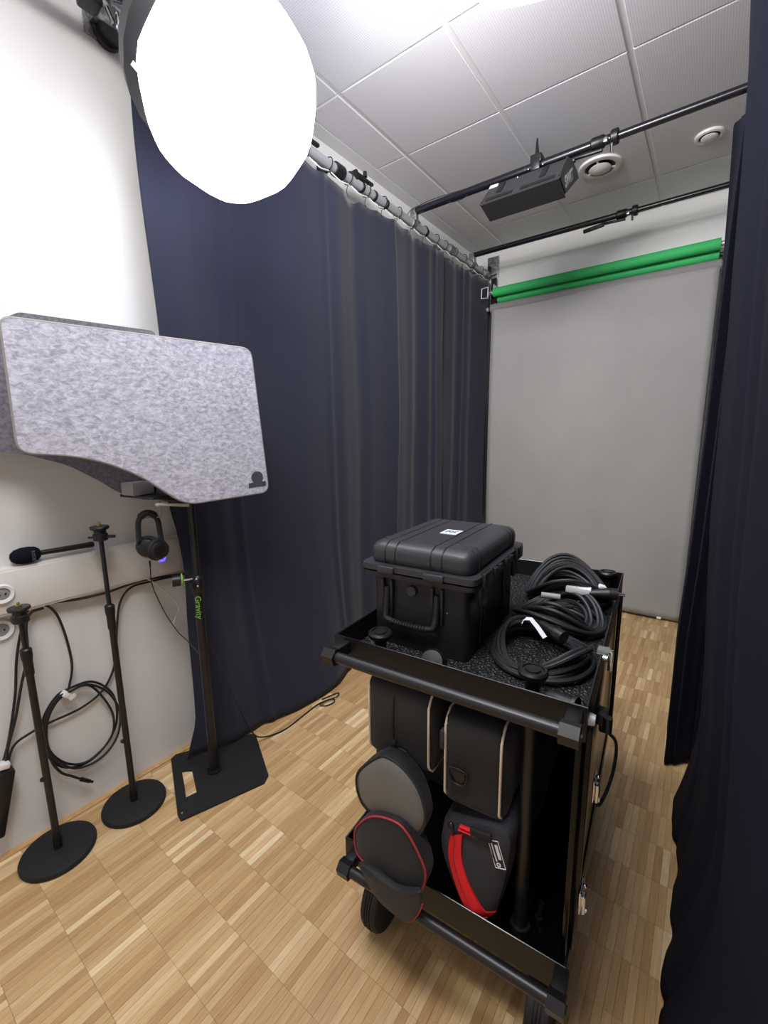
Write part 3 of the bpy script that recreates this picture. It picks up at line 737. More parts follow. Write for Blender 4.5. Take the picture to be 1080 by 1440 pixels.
cable('wall_cable', wall_pts([(.413, .897), (.383, .823), (.358, .724), (.338, .596), (.303, .446), (.277, .364), (.25, .28)], -1.922), 0.0045, 'cable_thin', 'leftmost black cable falling from the duct to the power strip')
t = thing('cable_coil', 'black cable wound in a loose loop on the left wall with a white tie', 'cable coil', (-1.91, 0.52, 0.2))
co1 = [(.492, .538), (.551, .542), (.62, .472), (.654, .362), (.632, .257), (.563, .201), (.476, .215), (.415, .3), (.397, .388), (.413, .483), (.455, .534)]
co2 = [(.496, .533), (.561, .528), (.611, .435), (.633, .341), (.61, .255), (.525, .21), (.455, .245), (.408, .335), (.412, .439), (.447, .508)]
co3 = [(.50, .541), (.58, .53), (.645, .44), (.648, .32), (.60, .235), (.52, .197), (.44, .235), (.395, .34), (.402, .45), (.45, .525)]
obj('cable', G().tube([(-1.90, a, b) for a, b in co1], 0.0045, 7, True, 8).tube([(-1.912, a, b) for a, b in co2], 0.0045, 7, True, 8).tube([(-1.924, a, b) for a, b in co3], 0.0045, 7, True, 8), 'cable_thin', t)
obj('cable_tail', G().tube([(-1.90, .397, .40), (-1.90, .402, .355), (-1.90, .407, .29), (-1.90, .43, .228), (-1.90, .461, .19), (-1.90, .49, .155)], 0.0045, 8), 'cable_thin', t)
obj('plug', G().cyl((-1.90, .488, .157), (-1.90, .515, .128), 0.008, 0.007, 12).cyl((-1.90, .515, .128), (-1.90, .525, .118), 0.005, 0.005, 10), 'black_plastic', t)
obj('white_tie', G().box((-1.905, .482, .532), (0.03, 0.02, 0.028), Euler((0.7, 0, 0)).to_matrix(), 0.003).box((-1.892, .498, .518), (0.004, 0.024, 0.014), Euler((0.5, 0, 0)).to_matrix()), 'paper', t)
t = thing('power_strip', 'dark power strip with bundled cables low on the wall at the left edge', 'power strip', (-1.9, 0.26, 0.1))
obj('housing', G().box((-1.905, 0.25, 0.23), (0.05, 0.045, 0.24), Euler((-0.25, 0, 0)).to_matrix(), 0.008), 'black_plastic', t)
obj('white_tie', G().box((-1.905, 0.275, 0.365), (0.035, 0.03, 0.02), Euler((-0.25, 0, 0)).to_matrix(), 0.004), 'paper', t)

# ------------------------------------------------------------------ felt hood on flat base stand
t = thing('acoustic_hood_stand', 'black floor stand on a flat square plate with handle slot', 'stand', (-1.68, 0.935, 0))
outer = [(-1.583, .702), (-1.545, .695), (-1.430, 1.012), (-1.452, 1.052), (-1.72, 1.185), (-1.745, 1.175), (-1.917, .872), (-1.905, .842)]
inner = [(-1.634, .766), (-1.629, .787), (-1.623, .808), (-1.69, .836), (-1.758, .864), (-1.775, .85), (-1.791, .833), (-1.71, .80)]
g = G(); nV = 8; z0, z1 = 0.0, 0.008
g.add([(x, y, z) for z in (z0, z1) for x, y in outer] + [(x, y, z) for z in (z0, z1) for x, y in inner],
      [[i, (i + 1) % 8, 8 + (i + 1) % 8, 8 + i] for i in range(8)] +
      [[16 + i, 16 + (i + 1) % 8, 24 + (i + 1) % 8, 24 + i] for i in range(8)] +
      [[8 + i, 8 + (i + 1) % 8, 24 + (i + 1) % 8, 24 + i] for i in range(8)] +
      [[i, (i + 1) % 8, 16 + (i + 1) % 8, 16 + i] for i in range(8)])
obj('base_plate', g, 'rubber', t, smooth=False)
px, py = -1.674, 0.925
obj('plate_screw', G().cyl((-1.572, .715, .008), (-1.572, .715, .0095), .004, n=8).cyl((-1.46, 1.03, .008), (-1.46, 1.03, .0095), .004, n=8), 'chrome', t)
obj('lower_tube', G().cyl((px, py, 0.008), (px, py, 0.93), 0.020, n=20).cyl((px, py, 0.008), (px, py, 0.018), 0.032, n=24), 'black_metal', t)
obj('upper_tube', G().cyl((px, py, 0.9), (px, py, 1.27), 0.015, n=18), 'black_metal', t)
obj('lock_collar', G().lathe([(0.022, 0.0), (0.026, 0.006), (0.026, 0.055), (0.02, 0.07), (0.016, 0.075)], (px, py, 0.86), n=20).box((px + 0.005, py - 0.024, 0.90), (0.03, 0.02, 0.03), bev=0.004), 'black_plastic', t)
obj('knob_stem', G().cyl((px, py - 0.02, 0.925), (px - 0.025, py - 0.06, 0.925), 0.005, n=8), 'chrome', t)
for q_ in ((px + 0.022, py - 0.014, 0.895), (px + 0.020, py - 0.016, 0.925)): obj('collar_bolt', G().ell(q_, (0.005, 0.005, 0.005), 8, 6), 'chrome', t)
obj('clamp_knob', G().cyl((px - 0.028, py - 0.058, 0.925), (px - 0.042, py - 0.086, 0.925), 0.024, n=16), 'black_plastic', t)
obj('green_knob_ring', G().lathe([(0.0245, 0), (0.026, 0.001), (0.026, 0.005), (0.0245, 0.006)], (px - 0.024, py - 0.05, 0.925), (-0.44, -0.9, 0), 20), 'lime', t)
fr = frame((px + 0.0165, py - 0.0165, 0.805), (0.05, -0.05, -1), (0.7, 0.7, 0))
text('logo', 'Gravity', 0.034, frame((px + 0.0150, py - 0.0150, 0.80), (0, 0, -1), (0.707, 0.707, 0)), 'lime', t)
hood = thing('acoustic_hood', 'mottled grey felt hood of two big rounded side boards above the stand', 'felt hood', (-1.65, 0.8, 1.27))
po = Vector((-1.60, 0.38, 0)); pd = Vector((0.2, 1.0, 0)).normalized(); pn = Vector((1.0, -0.2, 0)).normalized()
PX = -1.525
# outline in (distance along board, height)
def rounded(poly, rads, n=5):
    out = []; m = len(poly)
    for i in range(m):
        p = Vector(poly[i]); a = Vector(poly[i - 1]); b = Vector(poly[(i + 1) % m]); r = rads[i]
        if r <= 0: out.append(tuple(p)); continue
        da = (a - p).normalized() * r; db = (b - p).normalized() * r
        for k in range(n + 1):
            t_ = k / n; out.append(tuple((p + da) * (1 - t_) ** 2 + p * 2 * t_ * (1 - t_) + (p + db) * t_ ** 2))
    return out
pan = [(0.0, 1.846), (0.748, 1.846), (0.790, 1.275), (0.455, 1.258), (0.395, 1.305), (0.315, 1.374), (0.22, 1.425), (0.13, 1.452), (-0.005, 1.466)]
rad = [0.03, 0.035, 0.035, 0.05, 0.03, 0.04, 0.04, 0.04, 0.035]
ol = rounded(pan, rad)
near0 = Vector((-1.641, 0.396, 0))
obj('near_side_board', G().plate([near0 + pd * a + Vector((0, 0, b)) for a, b in ol], pn * -0.012), 'felt', hood, smooth=False)
obj('pale_board_edge', G().tube([near0 + pd * a + Vector((0, 0, b)) - pn * 0.006 for a, b in ol], 0.0062, 6, True, 1, smooth=False), 'felt_edge', hood)
far0 = Vector((-1.835, 0.44, 0))
pan2 = [(0.05, 1.905), (0.45, 1.905), (0.47, 1.27), (0.36, 1.262), (0.26, 1.306), (0.22, 1.345), (0.12, 1.415), (0.0, 1.458), (-0.12, 1.472), (-0.12, 1.80)]
obj('far_side_board', G().plate([far0 + pd * a + Vector((0, 0, b)) for a, b in rounded(pan2, [0.01, 0.02, 0.03, 0.03, 0.03, 0.03, 0.03, 0.03, 0.03, 0.03])], pn * 0.012), 'felt_dark', hood, smooth=False)
e0 = near0 + pd * 0.745 - pn * 0.014; e1 = far0 + pd * 0.45
obj('end_board', G().plate([(e0.x, e0.y, 1.30), (e1.x, e1.y, 1.30), (e1.x, e1.y, 1.84), (e0.x, e0.y, 1.84)], Vector((0.0, 0.012, 0))), 'felt_dark', hood, smooth=False)
be = near0 + pd * 0.735
obj('half_round_badge', G().plate([near0 + pn * 0.0006 + pd * (0.742 + 0.026 * math.cos(a)) + Vector((0, 0, 1.337 + 0.026 * math.sin(a))) for a in [2 * PI * k / 24 for k in range(24)]], pn * 0.001)
    .plate([near0 + pn * 0.0008 + pd * a + Vector((0, 0, b)) for a, b in [(0.703, 1.297), (0.779, 1.302), (0.779, 1.321), (0.703, 1.316)]], pn * 0.001), 'badge', hood, smooth=False)
obj('cross_shelf', G().box((-1.70, 0.775, 1.288), (0.20, 0.10, 0.010), Euler((0, 0, 0.15)).to_matrix(), 0.002), 'black_metal', hood)
obj('support_arm', G().tube([(-1.70, 0.80, 1.28), (-1.66, 0.86, 1.262), (px, py, 1.262)], 0.010, 8), 'black_metal', hood)
obj('cream_rod', G().cyl((-1.615, 0.765, 1.262), (-1.60, 0.875, 1.245), 0.006, n=10).ell((-1.615, 0.765, 1.262), (0.009, 0.009, 0.009), 10, 8), 'beige_bar', hood)
hk = thing('headphone_hook', 'thin dark wire hook under the hood shelf beside the headphones', 'hook', (-1.68, 0.78, 1.20))
obj('wire', G().tube([(-1.676, 0.800, 1.283), (-1.674, 0.803, 1.25), (-1.674, 0.803, 1.212), (-1.678, 0.795, 1.204), (-1.695, 0.775, 1.204), (-1.71, 0.755, 1.204), (-1.715, 0.745, 1.215)], 0.0025, 6), 'grey_dev', hk)
t = thing('interface_box', 'small grey box resting on the dark shelf inside the felt hood', 'device', (-1.72, 0.745, 1.293))
obj('housing', G().box((-1.715, 0.745, 1.318), (0.075, 0.085, 0.048), Euler((0, 0, 0.15)).to_matrix(), 0.006), 'grey_dev', t)
obj('dark_side', G().box((-1.728, 0.794, 1.318), (0.07, 0.012, 0.046), Euler((0, 0, 0.15)).to_matrix(), 0.003), 'black_plastic', t)

# headphones
t = thing('headphones', 'black over-ear headphones hanging by the headband under the felt hood', 'headphones', (-1.70, 0.76, 1.02))
hc = Vector((-1.698, 0.762, 1.13)); hx = Vector((0.25, 0.97, 0)).normalized(); hy = Vector((0.97, -0.25, 0)).normalized()
arch = []
for k in range(13):
    a = PI * k / 12
    arch.append(hc + hx * (-0.036 * math.cos(a)) + Vector((0, 0, 0.030 + 0.062 * math.sin(a) ** 0.8)))
arch = [hc + hx * -0.038 + Vector((0, 0, -0.01))] + arch + [hc + hx * 0.040 + Vector((0, 0, -0.02))]
obj('headband', G().tube(arch, 0.010, 10, False, 3), 'nylon', t)
obj('band_pad', G().tube(arch[4:11], 0.013, 10, False, 4), 'rubber', t)
for s_, dz in ((-1, -0.042), (1, -0.052)):
    cc = hc + hx * (0.006 + 0.013 * s_) + hy * (0.014 * s_) + Vector((0, 0, dz))
    ax_ = (hy * 1.0 + hx * 0.45 * s_).normalized()
    obj('yoke', G().tube([hc + hx * (0.038 * s_) + Vector((0, 0, 0.005)), hc + hx * (0.042 * s_) + Vector((0, 0, -0.02)), cc + hx * 0.030 * s_ + Vector((0, 0, 0.01))], 0.005, 6), 'black_metal', t)
    obj('ear_pad', G().lathe([(0.022, -0.010), (0.036, -0.014), (0.043, -0.006), (0.043, 0.004), (0.038, 0.010)], cc, ax_, 28), 'rubber', t)
    obj('ear_cup', G().lathe([(0.037, 0.008), (0.038, 0.016), (0.034, 0.024), (0.024, 0.029), (0.005, 0.031)], cc, ax_, 28), 'black_plastic', t)
obj('cable_boot', G().cyl(hc + Vector((0, -0.01, -0.095)), hc + Vector((0, -0.01, -0.118)), 0.004, 0.003, 8), 'rubber', t)
obj('cable', G().tube([hc + Vector((0, -0.01, -0.115)), (-1.72, .760, .94), (-1.75, .79, .86), (-1.79, .84, .75), (-1.81, .89, .655), (-1.78, .92, .60), (-1.70, .945, .52)], 0.0022, 6), 'cable_thin', t)
cable('white_cord', [(-1.89, .80, .925), (-1.885, .85, .875), (-1.88, .915, .79), (-1.88, .938, .735), (-1.88, .92, .70), (-1.88, .905, .66), (-1.88, .93, .61)], 0.0028, 'cable_white', 'thin white cable hanging below the headphones against the wall')
cable('floor_cable', [(px + 0.02, py + 0.02, 0.62), (-1.655, 1.0, 0.45), (-1.645, 1.06, 0.25), (-1.65, 1.12, 0.09), (-1.66, 1.19, 0.018), (-1.632, 1.299, .006), (-1.640, 1.45, .006), (-1.645, 1.56, .006), (-1.615, 1.64, .006), (-1.585, 1.62, .006), (-1.60, 1.57, .006), (-1.63, 1.56, .012), (-1.60, 1.66, .014), (-1.63, 1.70, .006), (-1.66, 1.60, .006)], 0.0035, 'cable_thin', 'thin dark cable looping on the parquet along the left curtain hem')

# ------------------------------------------------------------------ equipment cart
CO = Vector((-0.761, 0.794, 0)); CR = math.radians(4.5)
MC = Matrix.Translation(CO) @ Matrix.Rotation(CR, 4, 'Z')
def C(): return G(MC)
def cw(u, v, z): return MC @ Vector((u, v, z))
CW, CL = 0.62, 0.965
cart = thing('equipment_cart', 'black two-deck equipment cart with tray rims and grab bars', 'cart', cw(0.31, 0.48, 0), CR)
def tray(u0, u1, v0, v1, zb, zt, name):
    g = C(); th = 0.004
    g.box(((u0 + u1) / 2, (v0 + v1) / 2, zb), (u1 - u0, v1 - v0, 0.008))
    for (a, b, c_, d) in ((u0, u1, v0, v0), (u0, u1, v1, v1), (u0, u0, v0, v1), (u1, u1, v0, v1)):
        g.box(((a + b) / 2, (c_ + d) / 2, (zb + zt) / 2), (max(b - a, th) + (th if b > a else 0), max(d - c_, th), zt - zb + 0.006))
    return obj(name, g, 'tray', cart, smooth=False)
tray(0.0, CW, 0.0, CL, 0.905, 0.973, 'upper_tray')
tray(0.015, CW - 0.005, 0.0, CL, 0.272, 0.342, 'lower_tray')
obj('tray_rim', C().tube([(0, 0, .975), (CW, 0, .975), (CW, CL, .975), (0, CL, .975)], 0.0032, 6, True, 1, smooth=False), 'pipe', cart)
obj('tray_rim', C().tube([(0.015, 0, .344), (CW - .005, 0, .344), (CW - .005, CL, .344), (0.015, CL, .344)], 0.0032, 6, True, 1, smooth=False), 'pipe', cart)
# pebbled deck mats with real relief
def deck_mat(u0, u1, v0, v1, z, nu, nv, name):
    vs = []; fs = []
    for i in range(nu + 1):
        for j in range(nv + 1):
            h = 0.0018 * ((i + j) % 2) + 0.0015 * random.random()
            vs.append((u0 + (u1 - u0) * i / nu, v0 + (v1 - v0) * j / nv, z + h))
    for i in range(nu):
        for j in range(nv): fs.append([i * (nv + 1) + j, (i + 1) * (nv + 1) + j, (i + 1) * (nv + 1) + j + 1, i * (nv + 1) + j + 1])
    return obj(name, C().add(vs, fs), 'mat', cart, smooth=False)
deck_mat(0.006, CW - 0.006, 0.006, CL - 0.006, 0.911, 75, 115, 'deck_mat')
obj('deck_mat', C().box((0.32, CL / 2, 0.2785), (0.57, CL - 0.012, 0.004)), 'gloss', cart)
def grab_bar(ua, ub, z, name):
    b = obj(name, C().cyl((ua, -0.062, z), (ub, -0.062, z), 0.014, n=20), 'black_metal', cart)
    for u, sg in ((ua, -1), (ub, 1)):
        g = C().cyl((u - 0.018, -0.062, z), (u + 0.018, -0.062, z), 0.023, n=6)
        g.box((u, -0.03, z), (0.030, 0.065, 0.034), bev=0.003)
        g.cyl((u + sg * 0.018, -0.062, z), (u + sg * 0.022, -0.062, z), 0.008, n=10)
        obj('bar_bracket', g, 'black_plastic', cart)
grab_bar(0.035, 0.600, 0.952, 'grab_bar')
grab_bar(0.060, 0.610, 0.325, 'grab_bar')
for (u, v) in ((0.105, 0.06), (0.50, 0.075), (0.105, 0.92), (0.572, 0.93)):
    obj('post', C().cyl((u, v, 0.276), (u, v, 0.905), 0.0165, n=18).cyl((u, v, 0.278), (u, v, 0.300), 0.024, n=18), 'black_metal', cart)
    k = obj('post_knob', C().lathe([(0.013, -0.07), (0.016, -0.065), (0.016, -0.026), (0.012, -0.022), (0.030, -0.016), (0.033, -0.010), (0.033, -0.004), (0.029, 0.001), (0.024, 0.001), (0.023, -0.002), (0.017, -0.002), (0.016, 0.002), (0.004, 0.003)], (u, v, 0.985), n=28), 'black_plastic', cart)
# lens-cap like feet and sleeves lying beside the front knobs
obj('post_sleeve', C().cyl((0.53, 0.075, 0.932), (0.585, 0.060, 0.932), 0.016, 0.020, 16).lathe([(0.020, 0), (0.024, 0.002), (0.024, 0.010), (0.019, 0.010)], (0.585, 0.06, 0.932), (0.96, -0.26, 0), 20), 'black_plastic', cart)
obj('tension_rod', C().cyl((0.145, 0.062, 0.932), (0.26, 0.055, 0.932), 0.005, n=8), 'pipe', cart)
obj('round_clamp', C().lathe([(0.030, -0.01), (0.034, -0.006), (0.034, 0.014), (0.028, 0.024), (0.004, 0.026)], (0.258, 0.070, 0.932), (0.1, -0.8, 0.6), 24), 'black_plastic', cart)
# side and back leaves
obj('side_panel', C().box((CW - 0.012, 0.485, 0.62), (0.012, 0.93, 0.545), bev=0.002), 'gloss', cart)
obj('back_panel', C().box((0.345, CL - 0.012, 0.62), (0.52, 0.010, 0.545), bev=0.002), 'gloss', cart)
for v_ in (0.055, 0.93): obj('panel_frame', C().box((CW + 0.002, v_, 0.62), (0.014, 0.022, 0.56), bev=0.003), 'gloss', cart)
def latch(u, v, z, name='latch', top=False):
    g = C()
    if top:
        g.box((u, v, z + 0.001), (0.026, 0.05, 0.004), bev=0.001)
        g.box((u + 0.014, v, z - 0.018), (0.004, 0.03, 0.045), bev=0.001)
        g.cyl((u + 0.002, v - 0.024, z - 0.006), (u + 0.012, v - 0.024, z - 0.006), 0.008, n=12)
        g.box((u + 0.018, v - 0.012, z - 0.014), (0.010, 0.016, 0.05), bev=0.002)
    else:
        g.box((u + 0.002, v, z), (0.004, 0.042, 0.055), bev=0.001)
        g.box((u + 0.008, v - 0.006, z - 0.008), (0.010, 0.018, 0.045), bev=0.002)
        g.cyl((u + 0.004, v, z - 0.03), (u + 0.016, v, z - 0.03), 0.006, n=10)
        g.ell((u + 0.008, v + 0.012, z + 0.018), (0.005, 0.005, 0.005), 8, 6)
    obj(name, g, 'chrome', cart)
latch(CW + 0.002, 0.265, 0.975, top=True)
latch(CW + 0.009, 0.055, 0.485)
latch(CW + 0.012, 0.14, 0.70)
# hardware cluster right of the upper bracket
g = C().box((CW + 0.018, 0.17, 0.862), (0.026, 0.04, 0.03), bev=0.005).box((CW + 0.020, 0.20, 0.835), (0.018, 0.05, 0.04), bev=0.005).cyl((CW + 0.030, 0.15, 0.84), (CW + 0.030, 0.15, 0.875), 0.010, n=12)
obj('hinge_block', g, 'black_plastic', cart)
obj('bolt_head', C().cyl((CW + 0.002, 0.03, 0.935), (CW + 0.014, 0.03, 0.935), 0.013, 0.011, 16), 'alu', cart)
obj('strap_loop', C().tube([(CW + 0.03, 0.21, 0.80), (CW + 0.048, 0.22, 0.77), (CW + 0.048, 0.21, 0.71), (CW + 0.036, 0.19, 0.65), (CW + 0.022, 0.18, 0.62), (CW + 0.022, 0.17, 0.68)], 0.004, 6), 'cable_thin', cart)
# wheels
def wheel(u, v, r, name='wheel'):
    prof = []
    for k in range(9):
        a = -PI / 2 + PI * k / 8
        prof.append((r - 0.012 + 0.012 * math.cos(a), 0.021 * math.sin(a)))
    prof2 = [(r * 0.55, -0.024)] + [(r - 0.018, -0.029), (r - 0.006, -0.025), (r - 0.001, -0.017), (r - 0.001, -0.010), (r - 0.004, -0.009), (r - 0.004, -0.007), (r, -0.006), (r, -0.0015), (r - 0.004, -0.001), (r - 0.004, 0.001),
             (r, 0.0015), (r, 0.006), (r - 0.004, 0.007), (r - 0.004, 0.009), (r - 0.001, 0.010), (r - 0.001, 0.017), (r - 0.006, 0.025), (r - 0.018, 0.029), (r * 0.55, 0.024)]
    w = obj(name, C().lathe(prof2, (u, v, r), (1, 0, 0), 40), 'tyre', cart)
    WM[w.name] = wm(cart)
    obj('hub', C().lathe([(r * 0.56, -0.016), (r * 0.2, -0.020), (r * 0.12, -0.026), (r * 0.12, 0.026), (r * 0.2, 0.020), (r * 0.56, 0.016)], (u, v, r), (1, 0, 0), 24), 'black_plastic', w)
    g = C().box((u - 0.036, v + 0.01, r + 0.035), (0.006, 0.045, r * 0.9), bev=0.002).box((u + 0.036, v + 0.01, r + 0.035), (0.006, 0.045, r * 0.9), bev=0.002)
    g.box((u, v + 0.012, r * 2 + 0.020), (0.068, 0.08, 0.022), bev=0.003).cyl((u, v + 0.02, 2 * r + 0.02), (u, v + 0.02, 0.27), 0.02, n=14)
    obj('fork', g, 'black_metal', w)
for u, v in ((0.086, 0.100), (0.565, 0.075), (0.085, 0.86), (0.545, 0.86)): wheel(u, v, 0.108)

# ------------------------------------------------------------------ big case
case = thing('equipment_case', 'large black plastic case with ribbed lid on the cart top deck', 'case', cw(0.172, 0.34, 0.914), CR)
u0, u1, v0, v1, zb = 0.030, 0.318, 0.142, 0.545, 0.9145
uc, vc = (u0 + u1) / 2, (v0 + v1) / 2
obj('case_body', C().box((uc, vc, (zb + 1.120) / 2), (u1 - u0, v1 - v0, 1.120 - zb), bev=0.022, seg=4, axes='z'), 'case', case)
g = C().box((uc, vc, 1.122), (u1 - u0 + 0.052, v1 - v0 + 0.045, 0.012), bev=0.022, seg=4, axes='z')
obj('case_rim', g, 'case', case)
# lid: rounded pillow with rim
lid = C()
lid.box((uc, vc, 1.141), (u1 - u0 + 0.056, v1 - v0 + 0.049, 0.016), bev=0.022, seg=4, axes='z')
obj('lid_rim', lid, 'case_sheen', case)
obj('lid', C().soft((uc, vc, 1.174), ((u1 - u0 + 0.020) / 2, (v1 - v0 + 0.015) / 2, 0.0355), 0.030, 0.0, 14), 'case_sheen', case, angle=60)
ZT = 1.2095
def lid_ridge(pts): return C().tube(pts, 0.0016, 5, False, 1, smooth=False)
arc = lambda e, d: [(e - d * 0.0006, 1.152), (e - d * 0.0006, ZT - 0.030)] + [(e + d * (0.030 - 0.0306 * math.cos(q)), ZT - 0.030 + 0.0302 * math.sin(q)) for q in (0.3, 0.6, 0.9, 1.2, 1.5)]
vf, vb, uL, uR = v0 - 0.0075, v1 + 0.0075, u0 - 0.010, u1 + 0.010
for us in (0.075, 0.107, 0.215, 0.247):   # pairs of grooves running front to back, wrapping over the front
    obj('lid_groove', lid_ridge([(us, a, b) for a, b in arc(vf, 1)] + [(us, a, b) for a, b in arc(vb, -1)[::-1]]), 'wine', case)
for vs_ in (0.185, 0.212, 0.475, 0.502):
    obj('lid_groove', lid_ridge([(a, vs_, b) for a, b in arc(uR, -1)] + [(0.215, vs_, ZT)]), 'wine', case)
    obj('lid_groove', lid_ridge([(a, vs_, b) for a, b in arc(uL, 1)] + [(0.107, vs_, ZT)]), 'wine', case)
# stepped rim lugs on the front and latches on the right side
for ua, ub in ((0.062, 0.115), (0.205, 0.262)):
    obj('rim_lug', C().box(((ua + ub) / 2, v0 - 0.024, 1.139), (ub - ua, 0.016, 0.020), bev=0.004), 'case_sheen', case)
for va, vb in ((0.165, 0.225), (0.462, 0.522)):
    g = C().box((u1 + 0.030, (va + vb) / 2, 1.135), (0.014, vb - va, 0.04), bev=0.004).box((u1 + 0.020, (va + vb) / 2, 1.09), (0.012, (vb - va) * 0.8, 0.06), bev=0.004)
    obj('side_latch', g, 'case', case)
for va in (0.26, 0.30, 0.36, 0.40):
    obj('hinge_knuckle', C().box((u1 + 0.030, va, 1.138), (0.016, 0.022, 0.022), bev=0.004), 'case', case)
obj('body_rib', C().box((u1 + 0.002, 0.235, 1.01), (0.008, 0.010, 0.19), bev=0.003).box((u1 + 0.002, 0.26, 1.01), (0.008, 0.010, 0.19), bev=0.003).box((u1 + 0.002, 0.44, 1.01), (0.008, 0.010, 0.19), bev=0.003), 'case', case)
# handle
h = obj('handle', C().tube([(0.082, v0 - 0.006, 1.085), (0.082, v0 - 0.012, 1.03), (0.083, v0 - 0.018, 1.005), (0.095, v0 - 0.022, 0.994), (0.158, v0 - 0.023, 0.990), (0.222, v0 - 0.022, 0.994), (0.233, v0 - 0.018, 1.005), (0.235, v0 - 0.012, 1.03), (0.235, v0 - 0.006, 1.085)], 0.0085, 10, False, 4), 'case', case)
WM[h.name] = wm(case)
g = C()
for k in range(13): g.lathe([(0.0088, -0.002), (0.0108, 0), (0.0088, 0.002)], (0.108 + 0.0083 * k, v0 - 0.0228, 0.991), (1, 0, 0), 12)
obj('ribbed_grip', g, 'case', h)
for us in (0.068, 0.096, 0.221, 0.249):
    obj('handle_guide', C().box((us, v0 - 0.005, 1.055), (0.008, 0.012, 0.10), bev=0.002), 'case', case)
obj('pressure_valve', C().lathe([(0.015, 0), (0.016, 0.004), (0.014, 0.008), (0.004, 0.009)], (0.157, v0, 1.083), (0, -1, 0), 20), 'case_sheen', case)
obj('rivet', C().ell((0.262, v0 - 0.001, 1.04), (0.003, 0.003, 0.003), 8, 6), 'chrome', case)
obj('sticker', C().box((0.183, 0.345, ZT + 0.0008), (0.052, 0.060, 0.001)), 'label_blue', case, smooth=False)
fr = MC @ frame((0.183, 0.345, ZT + 0.0018), (1, 0, 0), (0, 1, 0))
text('sticker_print', 'PX', 0.030, fr, 'grey_print', case, bold=0.001)

# ------------------------------------------------------------------ cable coils on the deck
def coil(name, cu, cv, ru, rv, z0_, turns, r, seed, label, rot=0.0, spread=0.12, rise=0.009, extra=None, pinch=0.0):
    rnd = random.Random(seed)
    t = thing(name, label, 'cable coil', cw(cu, cv, 0.916), CR)
    pts = []; n = 14
    ou = ov = 0; k = 1.0; prev = (0, 0, 1.0)
    for tn in range(turns):
        cur = (rnd.uniform(-0.012, 0.012), rnd.uniform(-0.012, 0.012), 1 - spread * rnd.random() * 1.6)
        for i in range(n):
            f = i / n; a = 2 * PI * f
            ou = prev[0] * (1 - f) + cur[0] * f; ov = prev[1] * (1 - f) + cur[1] * f; k = prev[2] * (1 - f) + cur[2] * f
            x = ru * k * math.cos(a); y = rv * k * math.sin(a) * (1 - pinch * math.cos(a) ** 2 * 0)
            xr = x * math.cos(rot) - y * math.sin(rot); yr = x * math.sin(rot) + y * math.cos(rot)
            zz = z0_ + r + rise * (tn + f) * (0.55 + 0.45 * math.sin(a * 2 + seed)) + 0.003 * math.sin(3 * a + tn)
            pts.append((cu + ou + xr, cv + ov + yr, max(zz, 0.916 + r)))
        prev = cur
    if extra: pts += extra
    obj('cable', C().tube(pts, r, 8, False, 3), 'cable', t)
    return t
t = coil('cable_coil', 0.474, 0.275, 0.128, 0.150, 0.915, 12, 0.0062, 3, 'front black cable coil on the cart deck, beside the near right knob', 0.2, 0.17, 0.0052)
obj('plug', C().cyl((0.455, 0.365, 0.965), (0.500, 0.335, 0.962), 0.014, 0.016, 16).cyl((0.500, 0.335, 0.962), (0.522, 0.322, 0.960), 0.019, 0.019, 18).cyl((0.43, 0.38, 0.96), (0.455, 0.365, 0.965), 0.009, 0.013, 12), 'black_plastic', t)
obj('paper_tag', C().tube([(0.405, 0.345, 0.965), (0.410, 0.35, 0.978), (0.425, 0.345, 0.983), (0.445, 0.325, 0.975), (0.468, 0.305, 0.962)], 0.0015, 4).add([(0.405, 0.335, 0.962), (0.412, 0.338, 0.98), (0.428, 0.332, 0.986), (0.450, 0.312, 0.976), (0.475, 0.290, 0.960), (0.405, 0.36, 0.962), (0.412, 0.363, 0.98), (0.430, 0.355, 0.986), (0.455, 0.333, 0.976), (0.482, 0.308, 0.960)], [[i, i + 1, i + 6, i + 5] for i in range(4)]), 'paper', t)
t = coil('cable_coil', 0.478, 0.520, 0.132, 0.125, 0.918, 13, 0.0062, 11, 'middle black cable coil on the cart deck with a plug pointing right', -0.25, 0.24, 0.0062)
obj('plug', C().cyl((0.545, 0.615, 0.995), (0.600, 0.628, 1.0), 0.013, 0.018, 16).cyl((0.600, 0.628, 1.0), (0.625, 0.633, 1.001), 0.019, 0.018, 18), 'black_plastic', t)
obj('plug_pin', C().cyl((0.625, 0.628, 1.006), (0.645, 0.632, 1.006), 0.0026, n=8).cyl((0.625, 0.640, 0.996), (0.645, 0.644, 0.996), 0.0026, n=8), 'chrome', t)
obj('paper_tag', C().box((0.512, 0.625, 1.003), (0.075, 0.045, 0.024), Euler((0.1, 0.08, 0.1)).to_matrix(), 0.004), 'paper', t)
obj('grey_sleeve', C().cyl((0.415, 0.535, 0.992), (0.470, 0.548, 0.99), 0.0095, n=12), 'grey_dev', t)
t = coil('cable_coil', 0.462, 0.765, 0.140, 0.170, 0.918, 15, 0.0062, 23, 'rear black cable coil on the cart deck, under the paper tag', 0.0, 0.22, 0.0075)
obj('paper_tag', C().box((0.572, 0.735, 0.985), (0.022, 0.020, 0.012), Euler((0.1, 0.3, 0.4)).to_matrix(), 0.003), 'paper', t)

